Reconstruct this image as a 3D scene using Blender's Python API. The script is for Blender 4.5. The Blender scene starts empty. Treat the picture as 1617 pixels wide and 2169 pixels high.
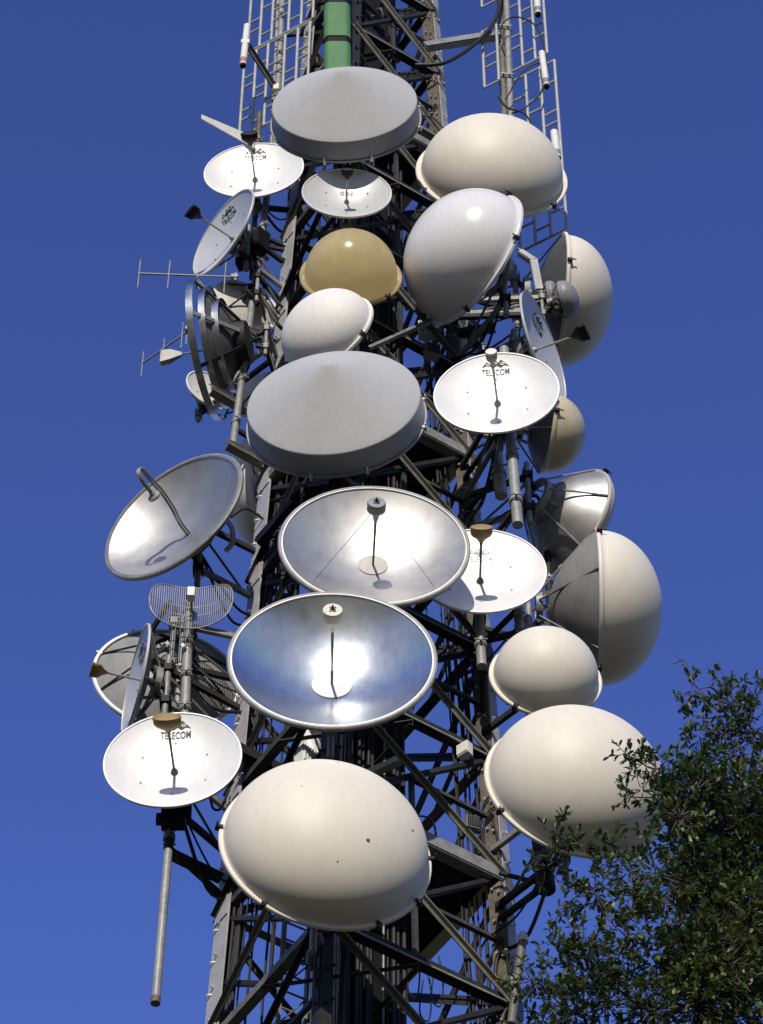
import bpy, bmesh, math, random
from mathutils import Vector, Matrix
R = math.radians
sc = bpy.context.scene
COL = sc.collection
rnd = random.Random(7)

# ------------------------------------------------------------------ camera, world, sun
PITCH, FPX, W, H = 52.0, 7000.0, 1617.0, 2169.0
CAMZ = 1.6
ROLL = math.atan(23.0 / 5484.0)
cam_d = bpy.data.cameras.new('camera')
cam = bpy.data.objects.new('camera', cam_d)
COL.objects.link(cam)
sc.camera = cam
cam_d.sensor_fit = 'VERTICAL'
cam_d.sensor_height = 24.0
cam_d.lens = 24.0 * FPX / H
cam_d.clip_start = 0.1
cam_d.clip_end = 6000
CM = Matrix.Translation((0, 0, CAMZ)) @ Matrix.Rotation(R(90 + PITCH), 4, 'X') @ Matrix.Rotation(ROLL, 4, 'Z')
cam.matrix_world = CM
CR = CM.to_3x3()
FWD = CR @ Vector((0, 0, -1))
SUN_EL, SUN_AZ = 25.5, 5.0            # sun behind the camera, a little towards -x
world = bpy.data.worlds.new('World')
sc.world = world
world.use_nodes = True
nt = world.node_tree
bg = nt.nodes['Background']
sky = nt.nodes.new('ShaderNodeTexSky')
sky.sky_type = 'NISHITA'
sky.sun_disc = False
sky.sun_elevation = R(SUN_EL)
sky.sun_rotation = R(180 + SUN_AZ)
sky.altitude = 0
sky.air_density = 1.0
sky.dust_density = 0.2
sky.ozone_density = 6.0
hs = nt.nodes.new('ShaderNodeHueSaturation')
hs.inputs['Saturation'].default_value = 0.845
hs.inputs['Hue'].default_value = 0.512
gm = nt.nodes.new('ShaderNodeGamma')      # deeper, clearer sky overhead
gm.inputs['Gamma'].default_value = 1.75
nt.links.new(sky.outputs[0], hs.inputs['Color'])
nt.links.new(hs.outputs[0], gm.inputs['Color'])
mn = nt.nodes.new('ShaderNodeVectorMath') # keeps the glow round the sun from flooding the shade
mn.operation = 'MINIMUM'
mn.inputs[1].default_value = (2.75, 3.35, 5.4)
nt.links.new(gm.outputs[0], mn.inputs[0])
nt.links.new(mn.outputs[0], bg.inputs[0])
bg.inputs[1].default_value = 0.106
sd = bpy.data.lights.new('sun', 'SUN')
sd.energy = 4.2
sd.angle = R(0.53)
sd.color = (1.0, 0.93, 0.83)
sun = bpy.data.objects.new('sun', sd)
COL.objects.link(sun)
SUNDIR = Vector((-math.sin(R(SUN_AZ)) * math.cos(R(SUN_EL)), -math.cos(R(SUN_AZ)) * math.cos(R(SUN_EL)), math.sin(R(SUN_EL))))
sun.rotation_euler = SUNDIR.to_track_quat('Z', 'Y').to_euler()
sun.location = (0, -20, 60)
vs = sc.view_settings
vs.view_transform = 'Standard'
vs.look = 'None'
vs.gamma = 1
vs.exposure = 0.0
sc.cycles.max_bounces = 6

# ------------------------------------------------------------------ pixel -> place helpers (photo pixels, plane y = Y)
def ray(px, py):
    return CR @ Vector(((px - W / 2) / FPX, -(py - H / 2) / FPX, -1.0))
def at(px, py, Y):
    d = ray(px, py)
    return Vector((0, 0, CAMZ)) + d * (Y / d.y)
def mpp(p):                            # metres per photo pixel at a place
    return (p - Vector((0, 0, CAMZ))).dot(FWD) / FPX

# ------------------------------------------------------------------ mesh builder
class MB:
    def __init__(s):
        s.v, s.f = [], []
    def add(s, vs, fs):
        o = len(s.v)
        s.v += [tuple(p) for p in vs]
        s.f += [tuple(i + o for i in f) for f in fs]
    def lathe(s, prof, seg=72, M=None):
        n, vs, fs = len(prof), [], []
        idx = []
        for (r, z) in prof:
            if abs(r) < 1e-6:
                idx.append([len(vs)] * seg)
                vs.append(Vector((0, 0, z)))
            else:
                idx.append(list(range(len(vs), len(vs) + seg)))
                for k in range(seg):
                    t = 2 * math.pi * k / seg
                    vs.append(Vector((r * math.cos(t), r * math.sin(t), z)))
        for i in range(n - 1):
            A, B = idx[i], idx[i + 1]
            for k in range(seg):
                k2 = (k + 1) % seg
                q = []
                for x in (A[k], A[k2], B[k2], B[k]):
                    if x not in q:
                        q.append(x)
                if len(q) > 2:
                    fs.append(q)
        if M is not None:
            vs = [M @ p for p in vs]
        s.add(vs, fs)
    def tube(s, pts, r, seg=8, r2=None):
        pts = [Vector(p) for p in pts]
        n = len(pts)
        vs, fs = [], []
        prev = None
        for i, p in enumerate(pts):
            t = (pts[min(i + 1, n - 1)] - pts[max(i - 1, 0)])
            t.normalize()
            if prev is None:
                u = t.orthogonal().normalized()
            else:
                u = (prev - t * prev.dot(t))
                u = u.normalized() if u.length > 1e-5 else t.orthogonal().normalized()
            prev = u
            w = t.cross(u)
            rr = r if r2 is None else r + (r2 - r) * i / max(n - 1, 1)
            for k in range(seg):
                a = 2 * math.pi * k / seg
                vs.append(p + (u * math.cos(a) + w * math.sin(a)) * rr)
        for i in range(n - 1):
            for k in range(seg):
                k2 = (k + 1) % seg
                fs.append((i * seg + k, i * seg + k2, (i + 1) * seg + k2, (i + 1) * seg + k))
        fs.append(tuple(range(seg - 1, -1, -1)))
        fs.append(tuple((n - 1) * seg + k for k in range(seg)))
        s.add(vs, fs)
    def box(s, c, size, M=None):
        x, y, z = (q / 2 for q in size)
        vs = [Vector(c) + Vector((i * x, j * y, k * z)) for i in (-1, 1) for j in (-1, 1) for k in (-1, 1)]
        if M is not None:
            vs = [M @ p for p in vs]
        s.add(vs, [(0, 1, 3, 2), (4, 6, 7, 5), (0, 4, 5, 1), (2, 3, 7, 6), (0, 2, 6, 4), (1, 5, 7, 3)])
    def plate(s, p, q, u, w, t):        # plate from the line p-q out along u by w, t thick
        p, q, u = Vector(p), Vector(q), Vector(u)
        ax = (q - p).normalized()
        u = (u - ax * u.dot(ax)).normalized()
        nrm = ax.cross(u) * (t / 2)
        vs = [p - nrm, p + nrm, p + u * w - nrm, p + u * w + nrm, q - nrm, q + nrm, q + u * w - nrm, q + u * w + nrm]
        s.add(vs, [(0, 1, 3, 2), (4, 6, 7, 5), (0, 4, 5, 1), (2, 3, 7, 6), (0, 2, 6, 4), (1, 5, 7, 3)])
    def bar(s, p, q, w, h, up=(0, 0, 1)):
        p, q = Vector(p), Vector(q)
        ax = (q - p).normalized()
        u = Vector(up) - ax * Vector(up).dot(ax)
        u = u.normalized() if u.length > 1e-4 else ax.orthogonal().normalized()
        s.plate(p - u * h / 2, q - u * h / 2, u, h, w)
    def angle(s, p, q, w, t, u1, u2):   # rolled angle: two plates meeting on p-q
        s.plate(p, q, u1, w, t)
        u2 = Vector(u2).normalized()
        s.plate(Vector(p) + u2 * (t * .5 + .002), Vector(q) + u2 * (t * .5 + .002), u2, w - t * .5, t)
    def poly(s, pts):
        s.add(pts, [tuple(range(len(pts)))])
    def build(s, name, mat, parent=None, M=None, smooth=None):
        me = bpy.data.meshes.new(name)
        me.from_pydata(s.v, [], s.f)
        me.materials.append(mat)
        bm = bmesh.new()
        bm.from_mesh(me)
        bmesh.ops.recalc_face_normals(bm, faces=bm.faces)
        bm.to_mesh(me)
        bm.free()
        if smooth is not None:
            me.shade_smooth()
            me.set_sharp_from_angle(angle=R(smooth))
        o = bpy.data.objects.new(name, me)
        COL.objects.link(o)
        if parent is not None:
            o.parent = parent
        if M is not None:
            o.matrix_local = M
        return o

def tag(o, label=None, cat=None, group=None, kind=None):
    if label: o['label'] = label
    if cat: o['category'] = cat
    if group: o['group'] = group
    if kind: o['kind'] = kind
    return o
def thing(name, M, label, cat, group=None):
    o = bpy.data.objects.new(name, None)
    o.empty_display_size = .2
    COL.objects.link(o)
    o.matrix_world = M
    return tag(o, label, cat, group)
def copies(src, parent, mats):          # further copies of one part, sharing its mesh
    for m in mats:
        c = src.copy()
        COL.objects.link(c)
        c.parent = parent
        c.matrix_local = m

# ------------------------------------------------------------------ materials
def mat(name, col, rough=.5, metal=0., var=.12, scale=3., streak=0., spec=.5, col2=None, bump=0., coat=0., fine=0.):
    m = bpy.data.materials.new(name)
    m.use_nodes = True
    t = m.node_tree
    b = t.nodes['Principled BSDF']
    b.inputs['Roughness'].default_value = rough
    b.inputs['Metallic'].default_value = metal
    b.inputs['Specular IOR Level'].default_value = spec
    if coat:
        b.inputs['Coat Weight'].default_value = coat
        b.inputs['Coat Roughness'].default_value = .12
    tc = t.nodes.new('ShaderNodeTexCoord')
    n = t.nodes.new('ShaderNodeTexNoise')
    n.inputs['Scale'].default_value = scale
    n.inputs['Detail'].default_value = 6
    n.inputs['Roughness'].default_value = .62
    t.links.new(tc.outputs['Object'], n.inputs['Vector'])
    ramp = t.nodes.new('ShaderNodeValToRGB')
    c2 = col2 if col2 else tuple(c * (1 - var) for c in col)
    ramp.color_ramp.elements[0].position = .34
    ramp.color_ramp.elements[1].position = .62
    ramp.color_ramp.elements[0].color = (*c2, 1)
    ramp.color_ramp.elements[1].color = (*col, 1)
    t.links.new(n.outputs['Fac'], ramp.inputs['Fac'])
    out = ramp.outputs[0]
    if streak:                           # rain streaks and grime, long in one direction
        mp = t.nodes.new('ShaderNodeMapping')
        mp.inputs['Scale'].default_value = (9, .9, 9)
        t.links.new(tc.outputs['Object'], mp.inputs[0])
        n2 = t.nodes.new('ShaderNodeTexNoise')
        n2.inputs['Scale'].default_value = 1.6
        n2.inputs['Detail'].default_value = 5
        t.links.new(mp.outputs[0], n2.inputs['Vector'])
        r2 = t.nodes.new('ShaderNodeValToRGB')
        r2.color_ramp.elements[0].position = .38
        r2.color_ramp.elements[1].position = .6
        r2.color_ramp.elements[0].color = (1 - streak, 1 - streak * 1.08, 1 - streak * 1.2, 1)
        r2.color_ramp.elements[1].color = (1, 1, 1, 1)
        t.links.new(n2.outputs['Fac'], r2.inputs['Fac'])
        mx = t.nodes.new('ShaderNodeMix')
        mx.data_type = 'RGBA'
        mx.blend_type = 'MULTIPLY'
        mx.inputs['Factor'].default_value = 1
        t.links.new(out, mx.inputs['A'])
        t.links.new(r2.outputs[0], mx.inputs['B'])
        out = mx.outputs['Result']
    if fine:                             # small specks
        n3 = t.nodes.new('ShaderNodeTexNoise')
        n3.inputs['Scale'].default_value = 55
        n3.inputs['Detail'].default_value = 3
        t.links.new(tc.outputs['Object'], n3.inputs['Vector'])
        r3 = t.nodes.new('ShaderNodeValToRGB')
        r3.color_ramp.elements[0].position = .27
        r3.color_ramp.elements[1].position = .36
        r3.color_ramp.elements[0].color = (1 - fine, 1 - fine, 1 - fine, 1)
        r3.color_ramp.elements[1].color = (1, 1, 1, 1)
        t.links.new(n3.outputs['Fac'], r3.inputs['Fac'])
        mx = t.nodes.new('ShaderNodeMix')
        mx.data_type = 'RGBA'
        mx.blend_type = 'MULTIPLY'
        mx.inputs['Factor'].default_value = 1
        t.links.new(out, mx.inputs['A'])
        t.links.new(r3.outputs[0], mx.inputs['B'])
        out = mx.outputs['Result']
    t.links.new(out, b.inputs['Base Color'])
    mr = t.nodes.new('ShaderNodeMapRange')
    mr.inputs['To Min'].default_value = max(rough - .08, .03)
    mr.inputs['To Max'].default_value = min(rough + .1, 1)
    t.links.new(n.outputs['Fac'], mr.inputs['Value'])
    t.links.new(mr.outputs[0], b.inputs['Roughness'])
    if bump:
        bp = t.nodes.new('ShaderNodeBump')
        bp.inputs['Strength'].default_value = bump
        bp.inputs['Distance'].default_value = .02
        t.links.new(n.outputs['Fac'], bp.inputs['Height'])
        t.links.new(bp.outputs[0], b.inputs['Normal'])
    return m

CREAM = mat('cream fibreglass', (.70, .655, .57), .5, var=.05, scale=1.6, streak=.03, fine=.12, spec=.35)
LILAC = mat('glossy white gelcoat', (.71, .705, .725), .22, var=.04, scale=1.5, streak=.04, spec=.5)
WHITED = mat('white fibreglass', (.74, .72, .68), .62, var=.05, scale=1.6, streak=.05)
GOLD = mat('ochre fibreglass', (.56, .485, .29), .2, var=.36, scale=2.2, streak=.1, spec=.5)
def translucent(m, f):                   # thin fibreglass that lets light through
    t = m.node_tree
    b = t.nodes['Principled BSDF']
    tr = t.nodes.new('ShaderNodeBsdfTranslucent')
    tr.inputs[0].default_value = (1.0, .88, .58, 1)
    mx = t.nodes.new('ShaderNodeMixShader')
    mx.inputs[0].default_value = f
    t.links.new(b.outputs[0], mx.inputs[1])
    t.links.new(tr.outputs[0], mx.inputs[2])
    t.links.new(mx.outputs[0], t.nodes['Material Output'].inputs[0])
translucent(GOLD, .5)
BGREY = mat('grey dish back paint', (.27, .275, .27), .5, var=.15, scale=2.5, streak=.12)
STEEL = mat('dark weathered steel', (.055, .054, .050), .6, var=.4, scale=4, streak=.2)
TAN = mat('tan fibreglass', (.56, .50, .35), .33, var=.12, scale=2.0, streak=.08, spec=.4)
GREYF = mat('grey radome fabric', (.41, .415, .425), .6, var=.05, scale=1.4, streak=.04, spec=.3)
GREYS = mat('grey shroud paint', (.24, .25, .275), .5, var=.1, scale=2.5, streak=.08)
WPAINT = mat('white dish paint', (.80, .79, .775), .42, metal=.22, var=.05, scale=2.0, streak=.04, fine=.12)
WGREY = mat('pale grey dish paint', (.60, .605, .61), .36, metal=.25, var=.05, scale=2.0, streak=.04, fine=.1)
BACKP = mat('pale dish back paint', (.50, .49, .44), .5, var=.12, scale=2.5, streak=.1)
DBACK = mat('dark dish back paint', (.10, .105, .11), .5, var=.3, scale=3, streak=.1)
ALU = mat('spun aluminium', (.49, .48, .465), .44, metal=.85, var=.1, scale=2.5, streak=.05)
MIRR = mat('polished aluminium', (.61, .64, .67), .26, metal=.96, var=.16, scale=1.2, streak=.08)
CHROME = mat('bright steel band', (.60, .60, .60), .25, metal=1., var=.3, scale=4)
GALV = mat('galvanised steel', (.30, .30, .295), .5, metal=.25, var=.3, scale=4, streak=.15, fine=.2)
PIPE = mat('grey mast paint', (.34, .34, .33), .45, metal=.2, var=.25, scale=4, streak=.18, fine=.15)
FRAMEP = mat('pale galvanised pipe', (.46, .46, .45), .45, metal=.1, var=.2, scale=4, streak=.1)
LEGM = mat('grey leg paint', (.40, .40, .40), .5, var=.15, scale=2.5, streak=.12, fine=.1)
RUST = mat('brown weathered steel', (.14, .115, .085), .65, var=.4, scale=5, streak=.3)
OLIVE = mat('olive grey steel', (.16, .155, .13), .55, var=.3, scale=4, streak=.2)
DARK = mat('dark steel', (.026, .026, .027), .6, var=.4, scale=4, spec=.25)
SHAFT = mat('black shaft cladding', (.012, .012, .012), .7, var=.4, scale=2, streak=.2, spec=.15)
BLACK = mat('black plastic', (.008, .008, .009), .5, var=.3, scale=5, spec=.2)
RUBBER = mat('black cable sheath', (.015, .015, .016), .5, var=.3, scale=8, spec=.35)
OCHRE = mat('ochre feed cap', (.24, .15, .03), .5, var=.2, scale=4)
CREAMF = mat('cream feed cap', (.62, .60, .5), .4, var=.08, scale=4)
GREEN = mat('green duct paint', (.07, .20, .06), .5, var=.15, scale=1.5, streak=.12)
BOLT = mat('bright bolts', (.65, .65, .63), .35, metal=.6, var=.2, scale=10)
WPLAST = mat('white plastic tube', (.74, .73, .69), .35, var=.08, scale=4, streak=.06)
INK = mat('dark emblem paint', (.02, .022, .024), .5, var=.1, scale=8)
INKF = mat('faded emblem paint', (.42, .43, .43), .5, var=.3, scale=20)
INKG = mat('grey green emblem paint', (.16, .25, .21), .5, var=.2, scale=12)
PINK = mat('faded red paint', (.55, .22, .22), .5, var=.4, scale=8)
PLATE = mat('platform grating steel', (.025, .025, .026), .7, var=.3, scale=6)

# ------------------------------------------------------------------ ground
def ground():
    m = bpy.data.materials.new('dry grass ground')
    m.use_nodes = True
    t = m.node_tree
    b = t.nodes['Principled BSDF']
    b.inputs['Roughness'].default_value = .9
    n = t.nodes.new('ShaderNodeTexNoise')
    n.inputs['Scale'].default_value = .35
    n.inputs['Detail'].default_value = 8
    tc = t.nodes.new('ShaderNodeTexCoord')
    t.links.new(tc.outputs['Object'], n.inputs['Vector'])
    r = t.nodes.new('ShaderNodeValToRGB')
    r.color_ramp.elements[0].position = .38
    r.color_ramp.elements[1].position = .62
    r.color_ramp.elements[0].color = (.022, .028, .010, 1)
    r.color_ramp.elements[1].color = (.075, .062, .038, 1)
    t.links.new(n.outputs['Fac'], r.inputs['Fac'])
    t.links.new(r.outputs[0], b.inputs['Base Color'])
    g = MB()
    N, S = 40, 3000.
    vs, fs = [], []
    for i in range(N + 1):
        for j in range(N + 1):
            u, v = (i / N * 2 - 1), (j / N * 2 - 1)
            x, y = S * u * abs(u), S * v * abs(v)
            d = math.hypot(x, y)
            z = -0.00002 * max(0, d - 60) ** 1.7
            vs.append((x, y, z))
    for i in range(N):
        for j in range(N):
            a = i * (N + 1) + j
            fs.append((a, a + N + 1, a + N + 2, a + 1))
    g.add(vs, fs)
    tag(g.build('ground', m, smooth=180), kind='structure')
ground()
def horizon_blocker():  # unseen dark ridge ring, added to block bright sky low on the horizon
    g = MB()
    hr = random.Random(3)
    n = 120
    ph = [hr.uniform(0, 6.28) for _ in range(6)]
    vs, fs = [], []
    for i in range(n):
        a = 2 * math.pi * i / n
        hgt = 85 + 28 * math.sin(2 * a + ph[0]) + 18 * math.sin(5 * a + ph[1]) + 9 * math.sin(11 * a + ph[2])
        for (r, f) in ((330, -.06), (480, .45), (640, .85), (800, 1.0), (1000, .7), (1250, -.1)):
            vs.append((r * math.cos(a), r * math.sin(a), hgt * f + hr.uniform(-3, 3)))
    for i in range(n):
        for j in range(5):
            a, b = i * 6 + j, ((i + 1) % n) * 6 + j
            fs.append((a, b, b + 1, a + 1))
    g.add(vs, fs)
    tag(g.build('horizon_blocker', mat('horizon blocker green', (.035, .05, .02), .9, var=.5, scale=.02), smooth=60), kind='structure')
horizon_blocker()

# ------------------------------------------------------------------ the lattice tower
YC = 33.0
X0 = at(757, 2169, YC).x
PSI = -12.0
TOPZ = 66.0
def half_diag(z):
    return max(2.15 - (z - CAMZ - 30.6) * .0307, .5)
def corner(k, z, s=1.0):                # 0 by +x, 1 far, 2 by -x, 3 near
    d = half_diag(z) * s
    a = R(PSI + 90 * k)
    return Vector((X0 + d * math.cos(a), YC + d * math.sin(a), z))
LEV0, BAY = 33.4 + CAMZ, 2.475
levels = [LEV0 + BAY * i for i in range(-14, 13)]
tower = thing('lattice_tower', Matrix.Translation((X0, YC, 0)), 'tall square steel lattice tower that carries all the dishes', 'tower')
TI = Matrix.Translation((-X0, -YC, 0))
def tb(mb, name, m, smooth=None):
    return mb.build(name, m, tower, TI, smooth)
for k in range(4):
    p, q = corner(k, 0.0), corner(k, TOPZ)
    ua = (corner((k + 1) % 4, 30) - corner(k, 30)).normalized()
    ub = (corner((k + 3) % 4, 30) - corner(k, 30)).normalized()
    wa, wb = .36, .34
    if k == 0:                           # box like leg: its edge faces the camera side
        ua, ub = Vector((-.86, .5, 0)), Vector((.5, .86, 0))
        wa, wb = .24, .24
    if k == 3: wa, wb = .17, .17
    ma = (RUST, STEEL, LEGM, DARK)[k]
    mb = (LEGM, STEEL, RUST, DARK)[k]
    g = MB()
    g.plate(p, q, ua, wa, .03)
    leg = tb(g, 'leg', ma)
    g = MB()
    g.plate(p + ub * .017, q + ub * .017, ub, wb, .03)
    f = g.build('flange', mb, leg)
    # splice plates and step bolts
    g = MB()
    for i, z in enumerate(levels):
        if z < 24: continue
        c = corner(k, z)
        for uu, vv in ((ua, ub), (ub, ua)):
            n = -(vv - uu * vv.dot(uu)).normalized()
            g.plate(c + n * .03 + uu * .02 - Vector((0, 0, .2)), c + n * .03 + uu * .02 + Vector((0, 0, .2)), uu, (wa if uu is ua else wb) - .03, .022)
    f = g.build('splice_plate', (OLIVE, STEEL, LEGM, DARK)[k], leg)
    f['kind'] = 'stuff'
    g = MB()
    z = 26.0
    while z < 64:
        c = corner(k, z)
        n = (c - Vector((X0, YC, z))).normalized()
        g.tube([c + ua * .12, c + ua * .12 + n * .06], .012, 5)
        for uu, vv in ((ua, ub), (ub, ua)):
            nn = -(vv - uu * vv.dot(uu)).normalized()
            for dz in (0, .09):
                b0 = c + uu * (.06 + .1 * (dz > 0)) + Vector((0, 0, dz))
                g.tube([b0 + nn * .03, b0 + nn * .065], .022, 6)
        z += .62
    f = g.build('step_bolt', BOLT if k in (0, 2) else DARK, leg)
    f['kind'] = 'stuff'
# horizontals and diagonals, face by face (face k: corner k -> k+1; 3: near->+x, 2: -x->near)
for i, z in enumerate(levels):
    if z < 27 or z > 64: continue
    for k in range(4):
        k2 = (k + 1) % 4
        p, q = corner(k, z), corner(k2, z)
        n = ((p + q) / 2 - Vector((X0, YC, z))).normalized()
        g = MB()
        g.angle(p - n * .02, q - n * .02, .13, .02, Vector((0, 0, 1)), -n)
        hb = tb(g, 'horizontal_beam', (DARK, STEEL, STEEL, DARK)[k] if (i + k) % 5 else OLIVE)
        if k in (0, 3):
            g = MB()
            g.plate(p + n * .006 - Vector((0, 0, .012)), q + n * .006 - Vector((0, 0, .012)), Vector((0, 0, 1)), .03, .02)
            g.build('lip', GALV, hb)  # pale strip paints in the thin sunlit line along the dark beam
        z2 = z + BAY
        p2, q2 = corner(k, z2), corner(k2, z2)
        if k in (3, 0):
            runs = [(p2, q)] if k == 3 else [(p2, q), (p, q2)]
        else:
            runs = [(p, q2)] if k == 2 else [(p, q2), (p2, q)]
        for j, (s, e) in enumerate(runs):
            g = MB()
            o = n * (.03 - .06 * j)
            w = .07 if k in (2, 3) else .06
            inp = (e - s).cross(n).normalized()
            g.angle(s + o, e + o, w, .018, inp, n)
            g.angle(s + o - inp * .03, e + o - inp * .03, w * .8, .018, -inp, n)
            tb(g, 'diagonal_brace', (STEEL, STEEL, DARK, OLIVE)[k])
        if k in (2, 3):
            g = MB()
            s, e = (p, q2) if k == 3 else (p2, q)
            g.angle(s - n * .07, e - n * .07, .07, .012, Vector((0, 0, 1)), -n)
            tb(g, 'cross_brace', DARK)
            g = MB()
            mid = (p + q + p2 + q2) / 4
            g.angle(mid - n * .09, (p + q) / 2 - n * .09, .06, .012, (q - p).normalized(), -n)
            g.angle(mid - n * .09 + Vector((0, 0, .02)), (corner(k2, z + BAY / 2)) - n * .09, .06, .012, Vector((0, 0, 1)), -n)
            tb(g, 'lacing', STEEL)
            c0 = Vector((X0, YC, z))
            g = MB()
            a0, b0 = (corner(0, z) + corner(3, z)) / 2, (corner(2, z) + corner(1, z)) / 2
            if k == 2: a0, b0 = (corner(2, z) + corner(3, z)) / 2, (corner(3, z) + corner(0, z)) / 2
            g.angle(a0 - Vector((0, 0, .05 * k)), b0 - Vector((0, 0, .05 * k)), .07, .012, Vector((0, 0, 1)), Vector((0, -1, 0)))
            tb(g, 'plan_brace', STEEL)
        if k in (0, 1, 2):               # redundant members half way up each bay
            g = MB()
            zm = z + BAY / 2
            a, b = corner(k, zm), corner(k2, zm)
            mid = (corner(k, z) + corner(k2, z)) / 2
            g.angle(a - n * .06, mid - n * .06, .07, .012, Vector((0, 0, 1)), -n)
            tb(g, 'stay', DARK if k else STEEL)
# platforms
def platform(z, pts, beams):
    g = MB()
    n = len(pts)
    up = Vector((0, 0, .03))
    vs = [p for p in pts] + [p + up for p in pts]
    fs = [tuple(range(n)), tuple(range(2 * n - 1, n - 1, -1))] + [(i, (i + 1) % n, n + (i + 1) % n, n + i) for i in range(n)]
    g.add(vs, fs)
    o = tb(g, 'platform', PLATE)
    for (a, b, m) in beams:
        g = MB()
        c = Vector((X0, YC, z))
        nn = ((a + b) / 2 - c); nn.z = 0; nn.normalize()
        g.bar(a + nn * .03 - Vector((0, 0, .08)), b + nn * .03 - Vector((0, 0, .08)), .02, .2)
        g.bar(a - nn * .07 - Vector((0, 0, .19)), b - nn * .07 - Vector((0, 0, .19)), .18, .02)
        g.bar(a - nn * .07 + Vector((0, 0, .035)), b - nn * .07 + Vector((0, 0, .035)), .2, .02)
        g.build('edge_beam', m, o)
z = LEV0 + .1
platform(z, [corner(3, z, .99), corner(0, z, .99), corner(1, z, .99)], [(corner(3, z), corner(0, z), GALV), (corner(0, z), corner(1, z), TAN)])
z = LEV0 + BAY * 4 + .1
platform(z, [corner(k, z, .99) for k in range(4)], [(corner(3, z), corner(0, z), GALV), (corner(0, z), corner(1, z), TAN), (corner(2, z), corner(3, z), OLIVE)])
z = LEV0 + BAY * 8 - .4
platform(z, [corner(k, z, .99) for k in (3, 0, 1)], [(corner(3, z), corner(0, z), GALV), (corner(0, z), corner(1, z), TAN)])

# cable shaft up the middle, with waveguides strapped round it
sh = thing('cable_shaft', Matrix.Translation((X0, YC, 0)), 'black clad cable shaft rising through the middle of the tower', 'shaft')
MR = Matrix.Rotation(R(PSI + 45), 4, 'Z')
g = MB()
g.box((0, 0, 33), (.78, .78, 66), MR)
g.build('cladding', SHAFT, sh)
for i, z in enumerate(levels):
    if z < 24: continue
    g = MB()
    g.box((0, 0, z + 1.2), (.9, .9, .08), MR)
    g.build('collar', DARK, sh)
wg = 0
for sx in range(-5, 6):
    for side in (0, 1, 2):
        if rnd.random() < .25: continue
        off = Vector((sx * .085, -.45 - rnd.random() * .08, 0)) if side == 0 else (Vector((.47, sx * .085, 0)) if side == 1 else Vector((-.47, sx * .085, 0)))
        off = MR @ off
        r = rnd.choice((.018, .024, .03, .036))
        z1 = rnd.uniform(40, 65)
        p = Vector((X0, YC, 0)) + off
        pts = [p + Vector((rnd.uniform(-.012, .012), rnd.uniform(-.012, .012), zz)) for zz in [0, 12, 24] + [24 + 3 * q for q in range(1, int((z1 - 24) / 3) + 1)]]
        g = MB()
        g.tube(pts, r, 7)
        o = g.build('waveguide', rnd.choice((RUBBER, RUBBER, RUBBER, DARK, GALV)), smooth=50)
        tag(o, 'feeder line strapped upright along the black shaft inside the tower', 'cable', 'feeder lines along the shaft')
# cables along the legs
for k, n in ((2, 7), (0, 6), (3, 4)):
    for j in range(n):
        z1 = rnd.uniform(36, 60)
        ua = (corner((k + 1) % 4, 30) - corner(k, 30)).normalized()
        ub = (corner((k + 3) % 4, 30) - corner(k, 30)).normalized()
        o = ua * (.36 + .1 * rnd.random() * (j + 1) * .6) + ub * (.1 + .12 * j * rnd.random())
        pts = [corner(k, zz) + o + Vector((rnd.uniform(-.03, .03), rnd.uniform(-.03, .03), 0)) for zz in [0, 14, 24] + [24 + 1.6 * q for q in range(1, int((z1 - 24) / 1.6))]]
        g = MB()
        g.tube(pts, rnd.choice((.014, .02, .028)), 6)
        tag(g.build('feeder_cable', RUBBER, smooth=50), {2: 'black feeder cable tied up inside the tower leg nearer the grid antenna', 0: 'black feeder cable tied up inside the tower leg nearer the oak tree', 3: 'black feeder cable tied up inside the near tower leg'}[k], 'cable', {2: 'cables on the grid side leg', 0: 'cables on the oak side leg', 3: 'cables on the near leg'}[k])
# ladder inside the grid-side half
lad = thing('climbing_ladder', Matrix.Identity(4), 'narrow steel climbing ladder inside the tower under the largest cream dome', 'ladder')
base = corner(2, 20) * .5 + corner(1, 20) * .5
l0, l1 = at(588, 2169, YC + .6), at(650, 1300, YC + .6)
d = (l1 - l0).normalized()
rt = Vector((.86, .5, 0))
for s in (0, .42):
    g = MB()
    g.bar(l0 - d * 28 + rt * s, l1 + rt * s, .07, .05, rt)
    g.build('rail', GALV, lad)
g = MB()
q = 0
L = (l1 - l0).length
while q < L:
    a = l0 + d * q
    g.tube([a, a + rt * .42], .018, 6)
    q += .33
o = g.build('rung', GALV, lad); o['kind'] = 'stuff'
g = MB()
q = 0
while q < L:
    a = l0 + d * q
    g.bar(a, a + d * .66 + rt * .42, .05, .02, rt)
    q += .66
o = g.build('lacing', OLIVE, lad); o['kind'] = 'stuff'

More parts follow.
